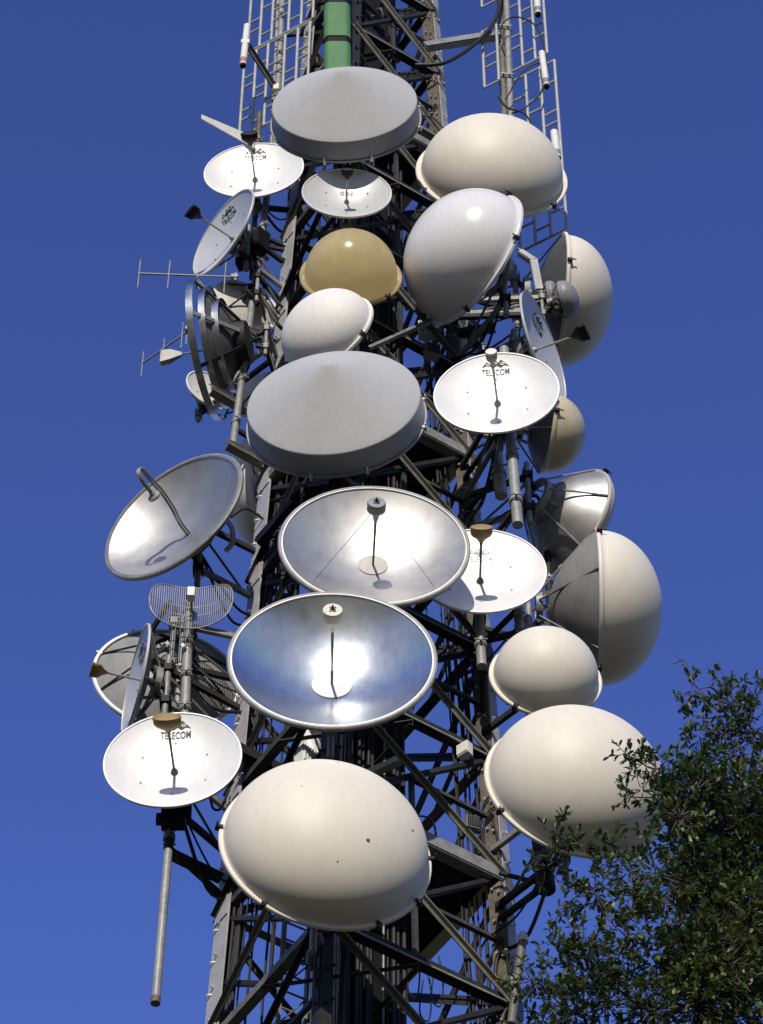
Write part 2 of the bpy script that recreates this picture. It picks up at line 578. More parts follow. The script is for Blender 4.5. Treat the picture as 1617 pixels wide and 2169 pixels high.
# green duct on the near corner
def duct():
    p0, p1 = at(716, 250, 31.2), at(714, -60, 31.5)
    r = thing('green_duct', Matrix.Translation(p0), 'green rounded rectangular duct standing above the upper grey drum', 'duct')
    up = (p1 - p0).normalized()
    L = (p1 - p0).length
    M = Matrix((Vector((1, 0, 0)), up.cross(Vector((1, 0, 0))), up)).transposed().to_4x4()
    def sect(z0, z1, w, h, c, name, m):
        g = MB()
        prof = []
        for (sx, sy, a0) in ((1, 1, 0), (-1, 1, 90), (-1, -1, 180), (1, -1, 270)):
            for a in range(0, 91, 15):
                t = R(a0 + a)
                prof.append((sx * (w / 2 - c) + c * math.cos(t), sy * (h / 2 - c) + c * math.sin(t)))
        n = len(prof)
        vs = [M @ Vector((x, y, z)) for z in (z0, z1) for (x, y) in prof]
        fs = [(i, (i + 1) % n, n + (i + 1) % n, n + i) for i in range(n)] + [tuple(range(n - 1, -1, -1)), tuple(range(n, 2 * n))]
        g.add(vs, fs)
        g.build(name, m, r, smooth=40)
    mp = mpp(p0)
    w = 60 * mp
    js = [0, .58, .87, 1.02]
    zz = 0
    for z0, z1 in ((0, L * .44), (L * .48, L * .71), (L * .75, L)):
        sect(z0, z1, w, w * .8, .12, 'duct_section', GREEN)
    for z in (L * .46, L * .73):
        sect(z - L * .022, z + L * .022, w * .93, w * .72, .1, 'joint', BLACK)
duct()

# ------------------------------------------------------------------ antennas
def frame(px, py, Y, phi, tilt=0, roll=0):
    p = at(px, py, Y)
    a = Vector((math.sin(R(phi)) * math.cos(R(tilt)), -math.cos(R(phi)) * math.cos(R(tilt)), math.sin(R(tilt))))
    x = Vector((0, 0, 1)).cross(a).normalized()
    y = a.cross(x)
    M = Matrix((x, y, a)).transposed().to_4x4()
    M.translation = p
    return M @ Matrix.Rotation(R(roll), 4, 'Z'), mpp(p)

def bowl(root, a, d, m_in, m_out=None, th=.018, name='reflector', n=18):
    g = MB()
    prof = [(a * i / n, -d + d * (i / n) ** 2) for i in range(n + 1)]
    g.lathe(prof, 96)
    o = g.build(name, m_in, root, smooth=40)
    g = MB()
    prof = [(a + .002, .0)] + [(a * i / n, -d + d * (i / n) ** 2 - th) for i in range(n, -1, -1)]
    g.lathe(prof, 96)
    g.build('back_shell', m_out or BACKP, root, smooth=40)
    return o
def ring(root, r0, r1, z0, z1, m, name='rim', bev=.006):
    g = MB()
    g.lathe([(r0, z0), (r1 - bev, z0), (r1, z0 + bev), (r1, z1 - bev), (r1 - bev, z1), (r0, z1), (r0, z0)], 96)
    return g.build(name, m, root, smooth=35)
def clamps(root, r, z, angs, m=None, s=1.):
    g = MB()
    g.box((0, 0, 0), (.1 * s, .045 * s, .09 * s))
    g.tube([(.035 * s, 0, .03), (.035 * s, 0, .11 * s)], .012 * s, 6)
    ms = [Matrix.Rotation(R(t), 4, 'Z') @ Matrix.Translation((r, 0, z)) for t in angs]
    o = g.build('clamp', m or DARK, root, ms[0])
    copies(o, root, ms[1:])
def back_frame(root, a, d, nstrut=4, m=None, ang0=45, hub=.3, struts=True):
    """hub ring behind the dish and struts out to the rim"""
    m = m or GALV
    zb = -d - .16
    g = MB()
    g.lathe([(a * hub * .75, zb - .05), (a * hub, zb - .05), (a * hub, zb + .05), (a * hub * .75, zb + .05), (a * hub * .75, zb - .05)], 32)
    for k in range(4):
        t = R(45 + 90 * k)
        g.bar((math.cos(t) * a * hub * .85, math.sin(t) * a * hub * .85, zb), (math.cos(t) * a * hub, math.sin(t) * a * hub, -d + d * hub ** 2 - .02), .05, .05)
    g.build('mount_ring', m, root, smooth=35)
    if struts:
        for k in range(nstrut):
            t = R(ang0 + 360 / nstrut * k)
            g = MB()
            g.tube([(math.cos(t) * a * hub, math.sin(t) * a * hub, zb), (math.cos(t) * a * .98, math.sin(t) * a * .98, -.05)], .018, 7)
            g.build('strut', m, root, smooth=50)

TEXTS = {}
def text_mesh(txt):
    if txt not in TEXTS:
        cu = bpy.data.curves.new('lettering', 'FONT')
        cu.body = txt
        cu.align_x = 'CENTER'
        cu.resolution_u = 3
        cu.offset = .022
        o = bpy.data.objects.new('lettering', cu)
        COL.objects.link(o)
        dg = bpy.context.evaluated_depsgraph_get()
        me = bpy.data.meshes.new_from_object(o.evaluated_get(dg))
        TEXTS[txt] = ([v.co.copy() for v in me.vertices], [tuple(p.vertices) for p in me.polygons])
        bpy.data.objects.remove(o)
        bpy.data.meshes.remove(me)
    return TEXTS[txt]
def on_bowl(x, y, a, d, lift):
    return Vector((x, y, -d + d * (x * x + y * y) / (a * a) + lift))
def fill(g, pts, a, d, lift):           # polygon laid on the bowl, triangulated by ear clipping through bmesh
    bm = bmesh.new()
    f = bm.faces.new([bm.verts.new((x, y, 0)) for x, y in pts])
    bmesh.ops.triangulate(bm, faces=[f])
    bm.verts.index_update()
    vs = [on_bowl(v.co.x, v.co.y, a, d, lift) for v in bm.verts]
    g.add(vs, [tuple(v.index for v in q.verts) for q in bm.faces])
    bm.free()
def emblem(root, a, d, ink=None, white=None, cy=.76, s=.225, lift=.006):
    ink, white = ink or INK, white or WPAINT
    w = a * s
    g = MB()
    pk = [(-1.0, -.02), (-.66, .62), (-.5, .36), (-.36, .72), (-.14, .30), (.06, .78), (.26, .40), (.46, .86), (1.02, .0), (.62, .16), (.36, -.06), (.14, .16), (-.12, -.06), (-.36, .2), (-.62, .22)]
    pk = [(-1.0, .0), (-.62, .66), (-.42, .34), (-.02, .86), (.2, .5), (.42, .82), (1.0, .02), (.66, .2), (.36, -.04), (.1, .22), (-.16, -.04), (-.46, .24), (-.72, .2)]
    fill(g, [(x * w, cy * a + y * w * .72) for x, y in pk], a, d, lift)
    o = g.build('emblem', ink, root)
    g = MB()
    for (cx, cyy, r, t0, t1) in ((.52, .36, .15, 0, 360), (-.55, .34, .13, 100, 330), (-.02, .44, .12, -60, 200)):
        n = 14
        for q in range(n):
            A, B = R(t0 + (t1 - t0) * q / n), R(t0 + (t1 - t0) * (q + 1) / n)
            fill(g, [((cx + r * rr * math.cos(t)) * w, cy * a + (cyy + r * rr * math.sin(t)) * w * .72) for rr, t in ((1, A), (1, B), (.55, B), (.55, A))], a, d, lift + .004)
    g.build('emblem_letter', white, o)
    vs, fs = text_mesh('TELECOM')
    wd = max(v.x for v in vs) - min(v.x for v in vs)
    k = 2.0 * w / wd
    g = MB()
    g.add([on_bowl(v.x * k, cy * a - w * .62 + v.y * k * 1.5, a, d, lift) for v in vs], fs)
    g.build('lettering', ink, root)

def feed_cup(root, a, d, L, m_cup, m_rod, s=1., off=(0, 0), cap=None, flat=.42):
    zt = -d + L
    g = MB()
    g.tube([(0, 0, -d), (off[0], off[1], zt - .1 * a)], .014 * a + .006, 10)
    g.build('feed_rod', m_rod, root, smooth=50)
    g = MB()
    r = .168 * a * s
    T = Matrix.Translation((off[0], off[1], zt)) @ Matrix.Diagonal((1, flat, 1, 1))
    g.lathe([(.02 * a, -.26 * a), (.03 * a, -.2 * a), (r * .45, -.13 * a), (r * .85, -.075 * a), (r * .99, -.03 * a), (r, .045 * a), (r * .96, .06 * a), (0, .06 * a)], 40, T)
    f = g.build('feed_horn', m_cup, root, smooth=35)
    g = MB()
    g.lathe([(r * .95, .061 * a), (r * 1.04, .064 * a), (r * 1.04, .088 * a), (r * .95, .1 * a), (0, .105 * a)], 40, T)
    g.build('feed_cap', cap or m_cup, f, smooth=35)
    g = MB()
    g.lathe([(.0, -d + .01), (.06 * a, -d + .01), (.05 * a, -d + .05 * a), (.03 * a, -d + .08 * a), (.0, -d + .08 * a)], 20)
    g.build('rod_collar', m_rod, root, smooth=40)

REG = []                                 # (short words, frame, a, d) for mounts and jumper cables
def open_dish(short, label, px, py, Y, apx, phi, tilt=0, d=.25, L=1.0, cup=BLACK, cap=None, rod=PIPE, logo=None, skin=None, back=None, roll=0, off=(0, 0), group='open white dishes', name='dish_antenna', feed=True, struts=True, cs=1., flat=.42):
    M, mp = frame(px, py, Y, phi, tilt, roll)
    a = apx * mp
    r = thing(name, M, label, 'dish', group)
    skin = skin or WPAINT
    bowl(r, a, d * a, skin, back)
    ring(r, a - .004, a + .022, -.03, .012, skin)
    if feed:
        feed_cup(r, a, d * a, L * a, cup, rod, cs, (off[0] * a, off[1] * a), cap, flat)
    if logo == 'peaks': emblem(r, a, d * a, white=skin)
    if logo == 'faded': emblem(r, a, d * a, INKF, skin, cy=.56, s=.2)
    if logo == 'word':
        vs, fs = text_mesh('dbz')
        wd = max(v.x for v in vs) - min(v.x for v in vs)
        k = .32 * a / wd
        g = MB()
        g.add([on_bowl(v.x * k, .27 * a + v.y * k, a, d * a, .006) for v in vs], fs)
        g.build('lettering', INKG, r)
    g = MB()                             # bolt heads on the face
    for k in range(6):
        t = R(30 + 60 * k)
        x, y = .55 * a * math.cos(t), .55 * a * math.sin(t)
        g.lathe([(.016, 0), (.016, .012), (0, .012)], 8, Matrix.Translation(on_bowl(x, y, a, d * a, 0)))
    o = g.build('bolt', GALV, r); o['kind'] = 'stuff'
    if struts: back_frame(r, a, d * a)
    REG.append((short, M, a, d * a))
    return r, a, d * a

def dome_dish(short, label, px, py, Y, apx, phi, tilt=0, h=.75, base=.95, d=.3, skin=None, flange=None, back=None, clip=(20, 100, 200, 250, 290, 340), group='dishes under bulging radomes', struts=True, nstrut=4, roll=0, pw=1.0, ang0=45, hub=.3, clipm=None):
    M, mp = frame(px, py, Y, phi, tilt, roll)
    a = apx * mp
    r = thing('radome_antenna', M, label, 'radome dish', group)
    skin = skin or CREAM
    flange = flange or skin
    n = 18
    g = MB()
    d_ = d * a
    prof = [(a * .985, -.012)] + [(a * .985 * i / n, -d_ + d_ * (i / n) ** 2 - .012) for i in range(n, -1, -1)]
    g.lathe(prof, 96)
    g.build('reflector', back or BACKP, r, smooth=40)
    ring(r, a * .93, a, -.05, .015, flange, 'rim', .012)
    g = MB()
    rb = a * base
    prof = [(rb + .012, .012), (rb, .03)]
    N = 28
    for i in range(1, N + 1):
        t = math.pi / 2 * i / N
        prof.append((rb * math.cos(t) ** pw if i < N else 0, .03 + h * a * math.sin(t)))
    g.lathe(prof, 128)
    g.build('radome', skin, r, smooth=60)
    if clip: clamps(r, a + .005, 0, clip, clipm)
    back_frame(r, a, d_, nstrut, ang0=ang0, hub=hub, struts=struts)
    REG.append((short, M, a, d_))
    return r, a, d_

def drum_dish(short, label, px, py, Y, apx, phi, tilt=0, depth=.28, h=.55, face=None, side=None, group='grey shrouded drums'):
    M, mp = frame(px, py, Y, phi, tilt)
    a = apx * mp
    r = thing('drum_antenna', M, label, 'drum dish', group)
    L = depth * a
    g = MB()
    n = 24
    g.lathe([(a, -.004)] + [(a * (1 - i / n), h * a * (i / n) if i < n - 1 else h * a * (i / n) - .01 * (i == n)) for i in range(1, n + 1)], 128)
    g.build('face_membrane', face or GREYF, r, smooth=50)
    g = MB()
    g.lathe([(a - .012, -.012), (a + .008, -.012), (a + .012, -.02), (a * 1.03, -L + .03), (a * 1.03, -L)], 128)
    g.build('shroud', side or GREYS, r, smooth=40)
    ring(r, a * 1.0, a * 1.055, -L - .045, -L - .002, GALV, 'rim')
    clamps(r, a * 1.05, -L - .02, (15, 80, 165, 255, 290, 345), BOLT, .9)
    g = MB()
    dd = .26 * a
    g.lathe([(a * 1.02 * i / 14, -L - .05 - dd + dd * (i / 14) ** 2) for i in range(14, -1, -1)], 96)
    g.build('back_shell', DBACK, r, smooth=50)
    back_frame(r, a, L + .05 + dd, 6)
    REG.append((short, M, a, L + .05 + dd))
    return r, a

# --- drums
drum_dish('upper grey drum', 'grey shrouded drum dish just below the green duct', 730, 219, 30.0, 153, -3.5)
drum_dish('lower grey drum', 'larger grey shrouded drum dish half way up the tower under the white ball shaped radome', 707, 850, 30.2, 184, -6.3)
# --- radomes
BIG = dome_dish('largest cream dome', 'largest cream radome, lowest on the tower, with small dark specks', 690, 1801, 29.9, 230, 11.5, h=.68, base=.955, clip=(5, 100, 175, 236, 300, 330))
g = MB()
for (px, py, rr) in ((-.0, .62, .013), (.28, -.42, .03), (.72, -.06, .02), (.02, -.66, .012), (-.35, .1, .01)):
    x, y = px * BIG[1], py * BIG[1]
    rb = BIG[1] * .955
    z = .03 + .68 * BIG[1] * math.sqrt(max(1 - (x * x + y * y) / (rb * rb), 0))
    nrm = Vector((x / rb ** 2, y / rb ** 2, z / (.68 * BIG[1]) ** 2)).normalized()
    Mq = nrm.to_track_quat('Z', 'Y').to_matrix().to_4x4(); Mq.translation = (x, y, z)
    g.lathe([(rr, -.004), (rr * .8, .006), (0, .008)], 10, Mq)
o = g.build('plug', RUST, BIG[0]); o['kind'] = 'stuff'
dome_dish('oak side cream dome', 'cream egg shaped radome partly behind the oak leaves', 1221, 1672, 30.8, 201, 13, h=.8, base=.955, clip=(20, 100, 213, 300, 345))
dome_dish('small cream dome', 'smaller round cream radome resting above the egg shaped one by the oak', 1156, 1436, 31.3, 121, 5, h=.86, base=.92, clip=(20, 130, 236, 300))
dome_dish('topmost cream dome', 'cream radome highest on the tower, beside the upper grey drum', 1042, 372, 31.7, 162, 5, h=.74, base=.93, clip=(100, 228, 322))
dome_dish('glossy white dome', 'glossy bluish white radome turned sideways with a bright sun glint', 1002, 550, 31.0, 160, -51.5, h=.86, base=.95, skin=LILAC, clip=(40, 100, 190, 262, 330), pw=.95)
dome_dish('ochre dome', 'ochre yellow radome with a shiny glint below the small grey white dish', 743.5, 585, 31.0, 109, 2, h=.9, base=.9, skin=GOLD, back=WPAINT, clip=(120, 240, 316))
dome_dish('white ball dome', 'matt white radome turned sideways between the ochre dome and the lower grey drum', 696, 707, 30.6, 110, -32, h=.74, base=.95, skin=WHITED, clip=(62, 110, 200, 322))
dome_dish('far cream dome', 'big cream radome seen from the side behind the thin sideways emblem dish', 1186, 637, 33.2, 146, 96, h=.74, base=.96, back=DBACK, clip=(90, 200), d=.38)
dome_dish('tan dome', 'tan radome seen from the side under the thin sideways emblem dish', 1160, 918, 33.0, 89, 101, h=.86, base=.95, skin=TAN, back=DBACK, clip=(70, 120, 200), d=.45)
dome_dish('cream half ball', 'big cream radome seen side on like a half ball, above the small round cream one', 1266, 1288, 32.3, 170, 90, h=.78, base=.97, back=BGREY, clip=(160, 20), d=.6, nstrut=6, hub=.2, ang0=20)
dome_dish('bare metal dish', 'bare metal dish seen from its back with thin struts, behind the cream half ball', 1210, 1106, 32.9, 128, 130, h=.35, base=.97, skin=BACKP, back=ALU, clip=(60, 150), d=.62, nstrut=6, hub=.36, ang0=15, group=None)
dome_dish('hidden white dome', 'white radome half hidden behind the tower leg and the tilted metal dish', 552, 1050, 35.2, 130, -100, h=.5, base=.96, skin=WHITED, back=DBACK, clip=None)
dome_dish('peeking cream dome', 'cream radome peeking out behind the lower grey drum and mast pipe', 556, 838, 34.6, 66, -20, h=.5, base=.95, clip=None)
dome_dish('tiny grey dome', 'tiny dark grey radome beside the thin sideways emblem dish', 1198, 634, 32.4, 41, 70, h=.6, base=.96, skin=GREYS, back=DBACK, clip=(90,), group='tiny grey domes')  # grey skin of both tiny domes has their shade put into its colour
dome_dish('tiny grey drum', 'tiny dark grey dish squeezed behind the tiny grey radome', 1173, 632, 32.6, 39, 70, h=.3, base=.96, skin=GREYS, back=DBACK, clip=(90,), group='tiny grey domes')
# --- open white dishes
open_dish('highest emblem dish', 'white emblem dish highest on the tower with a black feed, beside the upper grey drum', 538, 360, 32.6, 104.5, -5.2, L=1.04, logo='peaks', d=.26)
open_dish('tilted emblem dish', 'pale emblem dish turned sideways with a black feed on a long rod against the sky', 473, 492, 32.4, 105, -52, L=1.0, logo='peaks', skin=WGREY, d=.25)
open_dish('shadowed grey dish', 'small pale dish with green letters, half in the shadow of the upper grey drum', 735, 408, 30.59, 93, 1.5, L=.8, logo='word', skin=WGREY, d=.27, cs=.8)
open_dish('white cap emblem dish', 'white emblem dish with a pale capped feed below the glossy white radome', 1052, 831, 30.9, 131.5, -6, -3, L=1.0, logo='peaks', cup=GREYS, cap=WPLAST, off=(-.02, 0), cs=.55, flat=.85)
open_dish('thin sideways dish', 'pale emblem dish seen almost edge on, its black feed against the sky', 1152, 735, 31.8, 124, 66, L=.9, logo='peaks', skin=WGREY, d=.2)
open_dish('faded emblem dish', 'white dish with a faded emblem and ochre feed behind the upper metal dish', 1018, 1208, 31.2, 138, 0, L=.98, logo='faded', cup=OCHRE, d=.23, rod=OLIVE)
open_dish('lowest emblem dish', 'white emblem dish lowest on the tower with an ochre feed and the pipe below', 366, 1608, 31.8, 145, -4, L=1.0, logo='peaks', cup=OCHRE, d=.27, rod=OLIVE, cs=1.22)
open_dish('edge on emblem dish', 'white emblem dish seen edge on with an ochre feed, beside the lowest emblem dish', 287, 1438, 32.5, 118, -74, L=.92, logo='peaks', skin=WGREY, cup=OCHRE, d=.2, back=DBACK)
open_dish('plain white dish', 'small plain white dish behind the round steel hoops', 446, 826, 34.2, 55, 30, feed=False, d=.2, group='plain hidden dishes')
open_dish('tiny plain dish', 'tiny plain white dish peeking out beside the upper metal dish', 626, 1200, 34.4, 42, 10, feed=False, d=.2, group='plain hidden dishes')
open_dish('grey hidden dish', 'grey ribbed dish hidden under the glossy white radome', 968, 708, 33.6, 62, -70, feed=False, d=.3, skin=GREYS, back=GREYS, group='plain hidden dishes')
# --- metal dishes
def metal_dish(short, label, px, py, Y, apx, phi, d, L, skin, plate_r, cap, tilt=0, wires=False, hook=False):
    M, mp = frame(px, py, Y, phi, tilt)
    a = apx * mp
    r = thing('metal_dish', M, label, 'dish', 'large bare metal dishes')
    dd = d * a
    bowl(r, a, dd, skin, DBACK, n=28)
    ring(r, a - .003, a + .045, -.075, .006, GALV, 'rim', .018)
    ring(r, a - .03, a - .003, -.02, .003, ALU, 'lip', .004)
    if plate_r:
        g = MB()
        z = -dd + plate_r ** 2 * dd + .015
        g.lathe([(0, z - .012), (plate_r * a, z - .012), (plate_r * a, z), (0, z)], 48)
        g.build('vertex_plate', BACKP if wires else WGREY, r, smooth=35)
    if hook:
        zt = -dd + L * a
        b = .1 * a
        g = MB()
        for s in (-1, 1):
            pts = [(s * .02 * a, -.0, -dd), (s * .02 * a, .02 * a, -dd + .16 * a), (s * .02 * a, .13 * a, -dd + .34 * a), (s * .02 * a, .20 * a, -dd + .58 * a), (s * .02 * a, .19 * a, zt - .08 * a), (s * .018 * a, .20 * a, zt + .08 * a), (s * .016 * a, .17 * a, zt + .2 * a), (s * .014 * a, .06 * a, zt + .23 * a), (s * .012 * a, -.02 * a, zt + .13 * a), (s * .012 * a, -.035 * a, zt - .04 * a)]
            sm = []
            for i in range(len(pts) - 1):
                P = [Vector(pts[max(i - 1, 0)]), Vector(pts[i]), Vector(pts[i + 1]), Vector(pts[min(i + 2, len(pts) - 1)])]
                for q in range(5):
                    t = q / 5
                    sm.append(.5 * ((2 * P[1]) + (P[2] - P[0]) * t + (2 * P[0] - 5 * P[1] + 4 * P[2] - P[3]) * t * t + (3 * P[1] - P[0] - 3 * P[2] + P[3]) * t ** 3))
            sm.append(Vector(pts[-1]))
            g.tube(sm, .02, 8)
        g.build('feed_pipe', GALV, r, smooth=50)
        g = MB()
        g.lathe([(0, 0), (.03 * a, 0), (.045 * a, -.03 * a), (.085 * a, -.05 * a), (.085 * a, -.075 * a), (0, -.075 * a)], 24, Matrix.Translation((0, -.04 * a, zt - .05 * a)))
        g.build('feed_horn', GREYS, r, smooth=35)
    else:
        zt = -dd + L * a
        g = MB()
        g.tube([(0, 0, -dd), (0, 0, zt)], .012 * a, 10, .016 * a)
        g.build('feed_rod', OLIVE, r, smooth=50)
        g = MB()
        q = .1 * a
        g.lathe([(.016 * a, -.2 * a), (.04 * a, -.1 * a), (q * .7, -.045 * a), (q, -.03 * a), (q, .06 * a), (q * .93, .075 * a), (0, .075 * a)], 32, Matrix.Translation((0, 0, zt)))
        f = g.build('feed_cap', cap, r, smooth=35)
        g = MB()
        for k in range(4):
            t = R(45 + 90 * k)
            g.bar((0, 0, zt + .11 * a), (q * .42 * math.cos(t), q * .42 * math.sin(t), zt + .08 * a), .011, .011)
        g.tube([(0, 0, zt + .07 * a), (0, 0, zt + .13 * a)], .013, 8)
        g.build('knob', DARK, f)
    if wires:
        for t in (-132, 132):
            g = MB()
            t = R(t)
            g.tube([(0, 0, zt), (a * .86 * math.sin(t), a * .86 * math.cos(t), -dd + dd * .74)], .0035, 5)
            g.build('guy_wire', DARK, r)
    back_frame(r, a, dd, 6)
    REG.append((short, M, a, dd))
metal_dish('upper metal dish', 'satin metal dish above the blue reflecting one, with a grey button feed', 793, 1153, 30.5, 198, 2.5, .3, .8, ALU, .16, GREYS, wires=True)
metal_dish('blue mirror dish', 'polished metal dish reflecting blue sky, with a cream button feed', 704, 1394, 30.0, 217, .8, .36, .9, MIRR, .2, CREAMF)
metal_dish('tilted metal dish', 'satin metal dish turned sideways with a hooked pipe feed', 366, 1091, 32.2, 172, -33, .34, .84, ALU, 0, GREYS, hook=True)

# --- back of the big dish behind the poles
def back_dish():
    M, mp = frame(352, 1442, 33.7, 190)
    a = 152 * mp
    r = thing('dish_antenna', M, 'large dish seen from its back behind the twin poles and the edge on emblem dish', 'dish')
    bowl(r, a, .4 * a, WHITED, BGREY)
    ring(r, a - .003, a + .05, -.07, .01, WPAINT, 'rim', .015)
    back_frame(r, a, .4 * a, 8, DARK, 20, .34)
    clamps(r, a + .03, -.02, (150, 170, 190, 20, 60), BOLT)
    for k, (sx, sy) in enumerate(((1, 1), (-1, 1), (1, -1), (-1, -1))):
        g = MB()
        g.bar((sx * .35, sy * .35, -.4 * a - .2), (sx * .12, sy * .5, -.4 * a - .75), .07, .05)
        g.build('bracket', DARK if sy > 0 else WPLAST, r)
    REG.append(('dish seen from its back', M, a, .4 * a))
back_dish()
# --- drum seen from behind
def back_drum():
    M, mp = frame(520, 652, 33.25, 205)
    a = 74 * mp
    r = thing('drum_antenna', M, 'small drum dish seen from its back between the steel hoops and the tower leg', 'drum dish')
    g = MB()
    g.lathe([(a, .35 * a), (a, -.05 * a), (a * .97, -.12 * a)] + [(a * .97 * i / 12, -.12 * a - .22 * a * (1 - (i / 12) ** 2)) for i in range(12, -1, -1)], 80)
    g.build('back_shell', BACKP, r, smooth=35)
    ring(r, a, a + .03, .3 * a, .36 * a, WPAINT)
    ring(r, a * .9, a + .03, -.14 * a, -.06 * a, WPAINT, 'back_rim')
    g = MB()
    g.lathe([(0, .36 * a), (a, .35 * a)], 80)
    g.build('face_membrane', GREYF, r, smooth=35)
    back_frame(r, a, .34 * a, 4, DARK)
    REG.append(('drum seen from its back', M, a, .34 * a))
back_drum()
# --- hoop framed dish
def hoop_dish():
    M, mp = frame(440, 740, 32.8, -103)
    a = 152 * mp
    r = thing('hoop_antenna', M, 'dish framed by three bright steel hoops seen side on, with a paddle feed', 'dish')
    def hoop(rad, z, w, m, name='hoop'):
        g = MB()
        g.lathe([(rad - .012, z - w / 2), (rad + .012, z - w / 2), (rad + .012, z + w / 2), (rad - .012, z + w / 2), (rad - .012, z - w / 2)], 96)
        return g.build(name, m, r, smooth=35)
    hoop(a, 0, .12, CHROME)
    hoop(a * .86, -.17, .11, CHROME)
    hoop(a * .66, -.34, .12, CHROME)
    g = MB()
    g.lathe([(a * .62, -.3), (a * .6, -.34)] + [(a * .6 * i / 10, -.36 - .24 * (1 - (i / 10) ** 2)) for i in range(10, -1, -1)], 80)
    g.build('reflector', DBACK, r, smooth=40)
    g = MB()
    g.lathe([(0, -.74), (a * .3, -.74), (a * .33, -.62), (a * .33, -.45), (0, -.45)], 40)
    g.build('housing', DARK, r, smooth=40)
    g = MB()
    g.lathe([(a * .8, -.16), (a * .62, -.31)], 80)
    g.build('skin', DBACK, r, smooth=40)
    for k in range(8):
        t = R(22 + 45 * k)
        c, s = math.cos(t), math.sin(t)
        g = MB()
        g.bar((c * a * .99, s * a * .99, -.03), (c * a * .86, s * a * .86, -.16), .07, .03)
        g.bar((c * a * .86, s * a * .86, -.18), (c * a * .66, s * a * .66, -.34), .07, .03)
        g.bar((c * a * .66, s * a * .66, -.36), (c * a * .32, s * a * .32, -.66), .08, .04)
        g.build('rib', GALV if k % 2 else DARK, r)
    L = 102 * mp
    g = MB()
    g.tube([(0, -.0, -.6), (0, 0, L * .62)], .016, 8)
    g.build('feed_rod', GALV, r, smooth=50)
    g = MB()
    vs = []
    for x in (-.05, .05):
        vs += [(x * .4, -.04, L * .55), (x * .4, .04, L * .55), (x, .15, L * .8), (x, .17, L), (x, -.17, L), (x, -.15, L * .8)]
    g.add(vs, [(0, 1, 2, 3, 4, 5), (11, 10, 9, 8, 7, 6)] + [(i, i + 6, (i + 1) % 6 + 6, (i + 1) % 6) for i in range(6)])
    g.build('feed_paddle', BACKP, r)
    REG.append(('steel hoop dish', M, a * .5, .72))
hoop_dish()
# --- parabolic grid
def grid():
    M, mp = frame(406, 1280, 32.3, 0)
    r = thing('grid_antenna', M, 'curved wire grid antenna on top of the twin poles', 'antenna')
    hw, hh = 89 * mp, 48 * mp / .66 * .9
    D = .42 * hw
    def P(x, y): return Vector((x, y, D * (x / hw) ** 2 + .25 * D * (y / hh) ** 2 - D * .55))
    def ymax(x): return hh * max(1 - abs(x / hw) ** 6, 0) ** .5 * (1 - .1 * (x / hw) ** 2) + .004
    g = MB()
    for i in range(40):
        x = -hw + 2 * hw * (i + .5) / 40
        y1 = ymax(x)
        g.tube([P(x, -y1 + 2 * y1 * q / 8) for q in range(9)], .0075, 5)
    g.build('wire_mesh', GALV, r, smooth=60)
    g = MB()
    n = 60
    edge = [P(hw * math.cos(t) , 0) for t in ()]
    pts = []
    for i in range(n + 1):
        x = -hw + 2 * hw * i / n
        pts.append(P(x, ymax(x)))
    for i in range(n, -1, -1):
        x = -hw + 2 * hw * i / n
        pts.append(P(x, -ymax(x)))
    pts.append(pts[0])
    g.tube(pts, .013, 6)
    g.build('frame', GALV, r, smooth=60)
    for y in (-.22 * hh, .2 * hh):
        g = MB()
        g.tube([P(-hw * .97 + 2 * hw * .97 * q / 30, y) for q in range(31)], .012, 6)
        g.build('crossbar', GALV, r, smooth=60)
    g = MB()
    g.tube([(0, 0, -D * .6), (0, .02, D * .62)], .02, 8)
    g.build('boom', GALV, r, smooth=60)
    g = MB()
    g.box((0, .02, D * .68), (.11, .2, .14))
    g.build('feed', WPLAST, r)
grid()

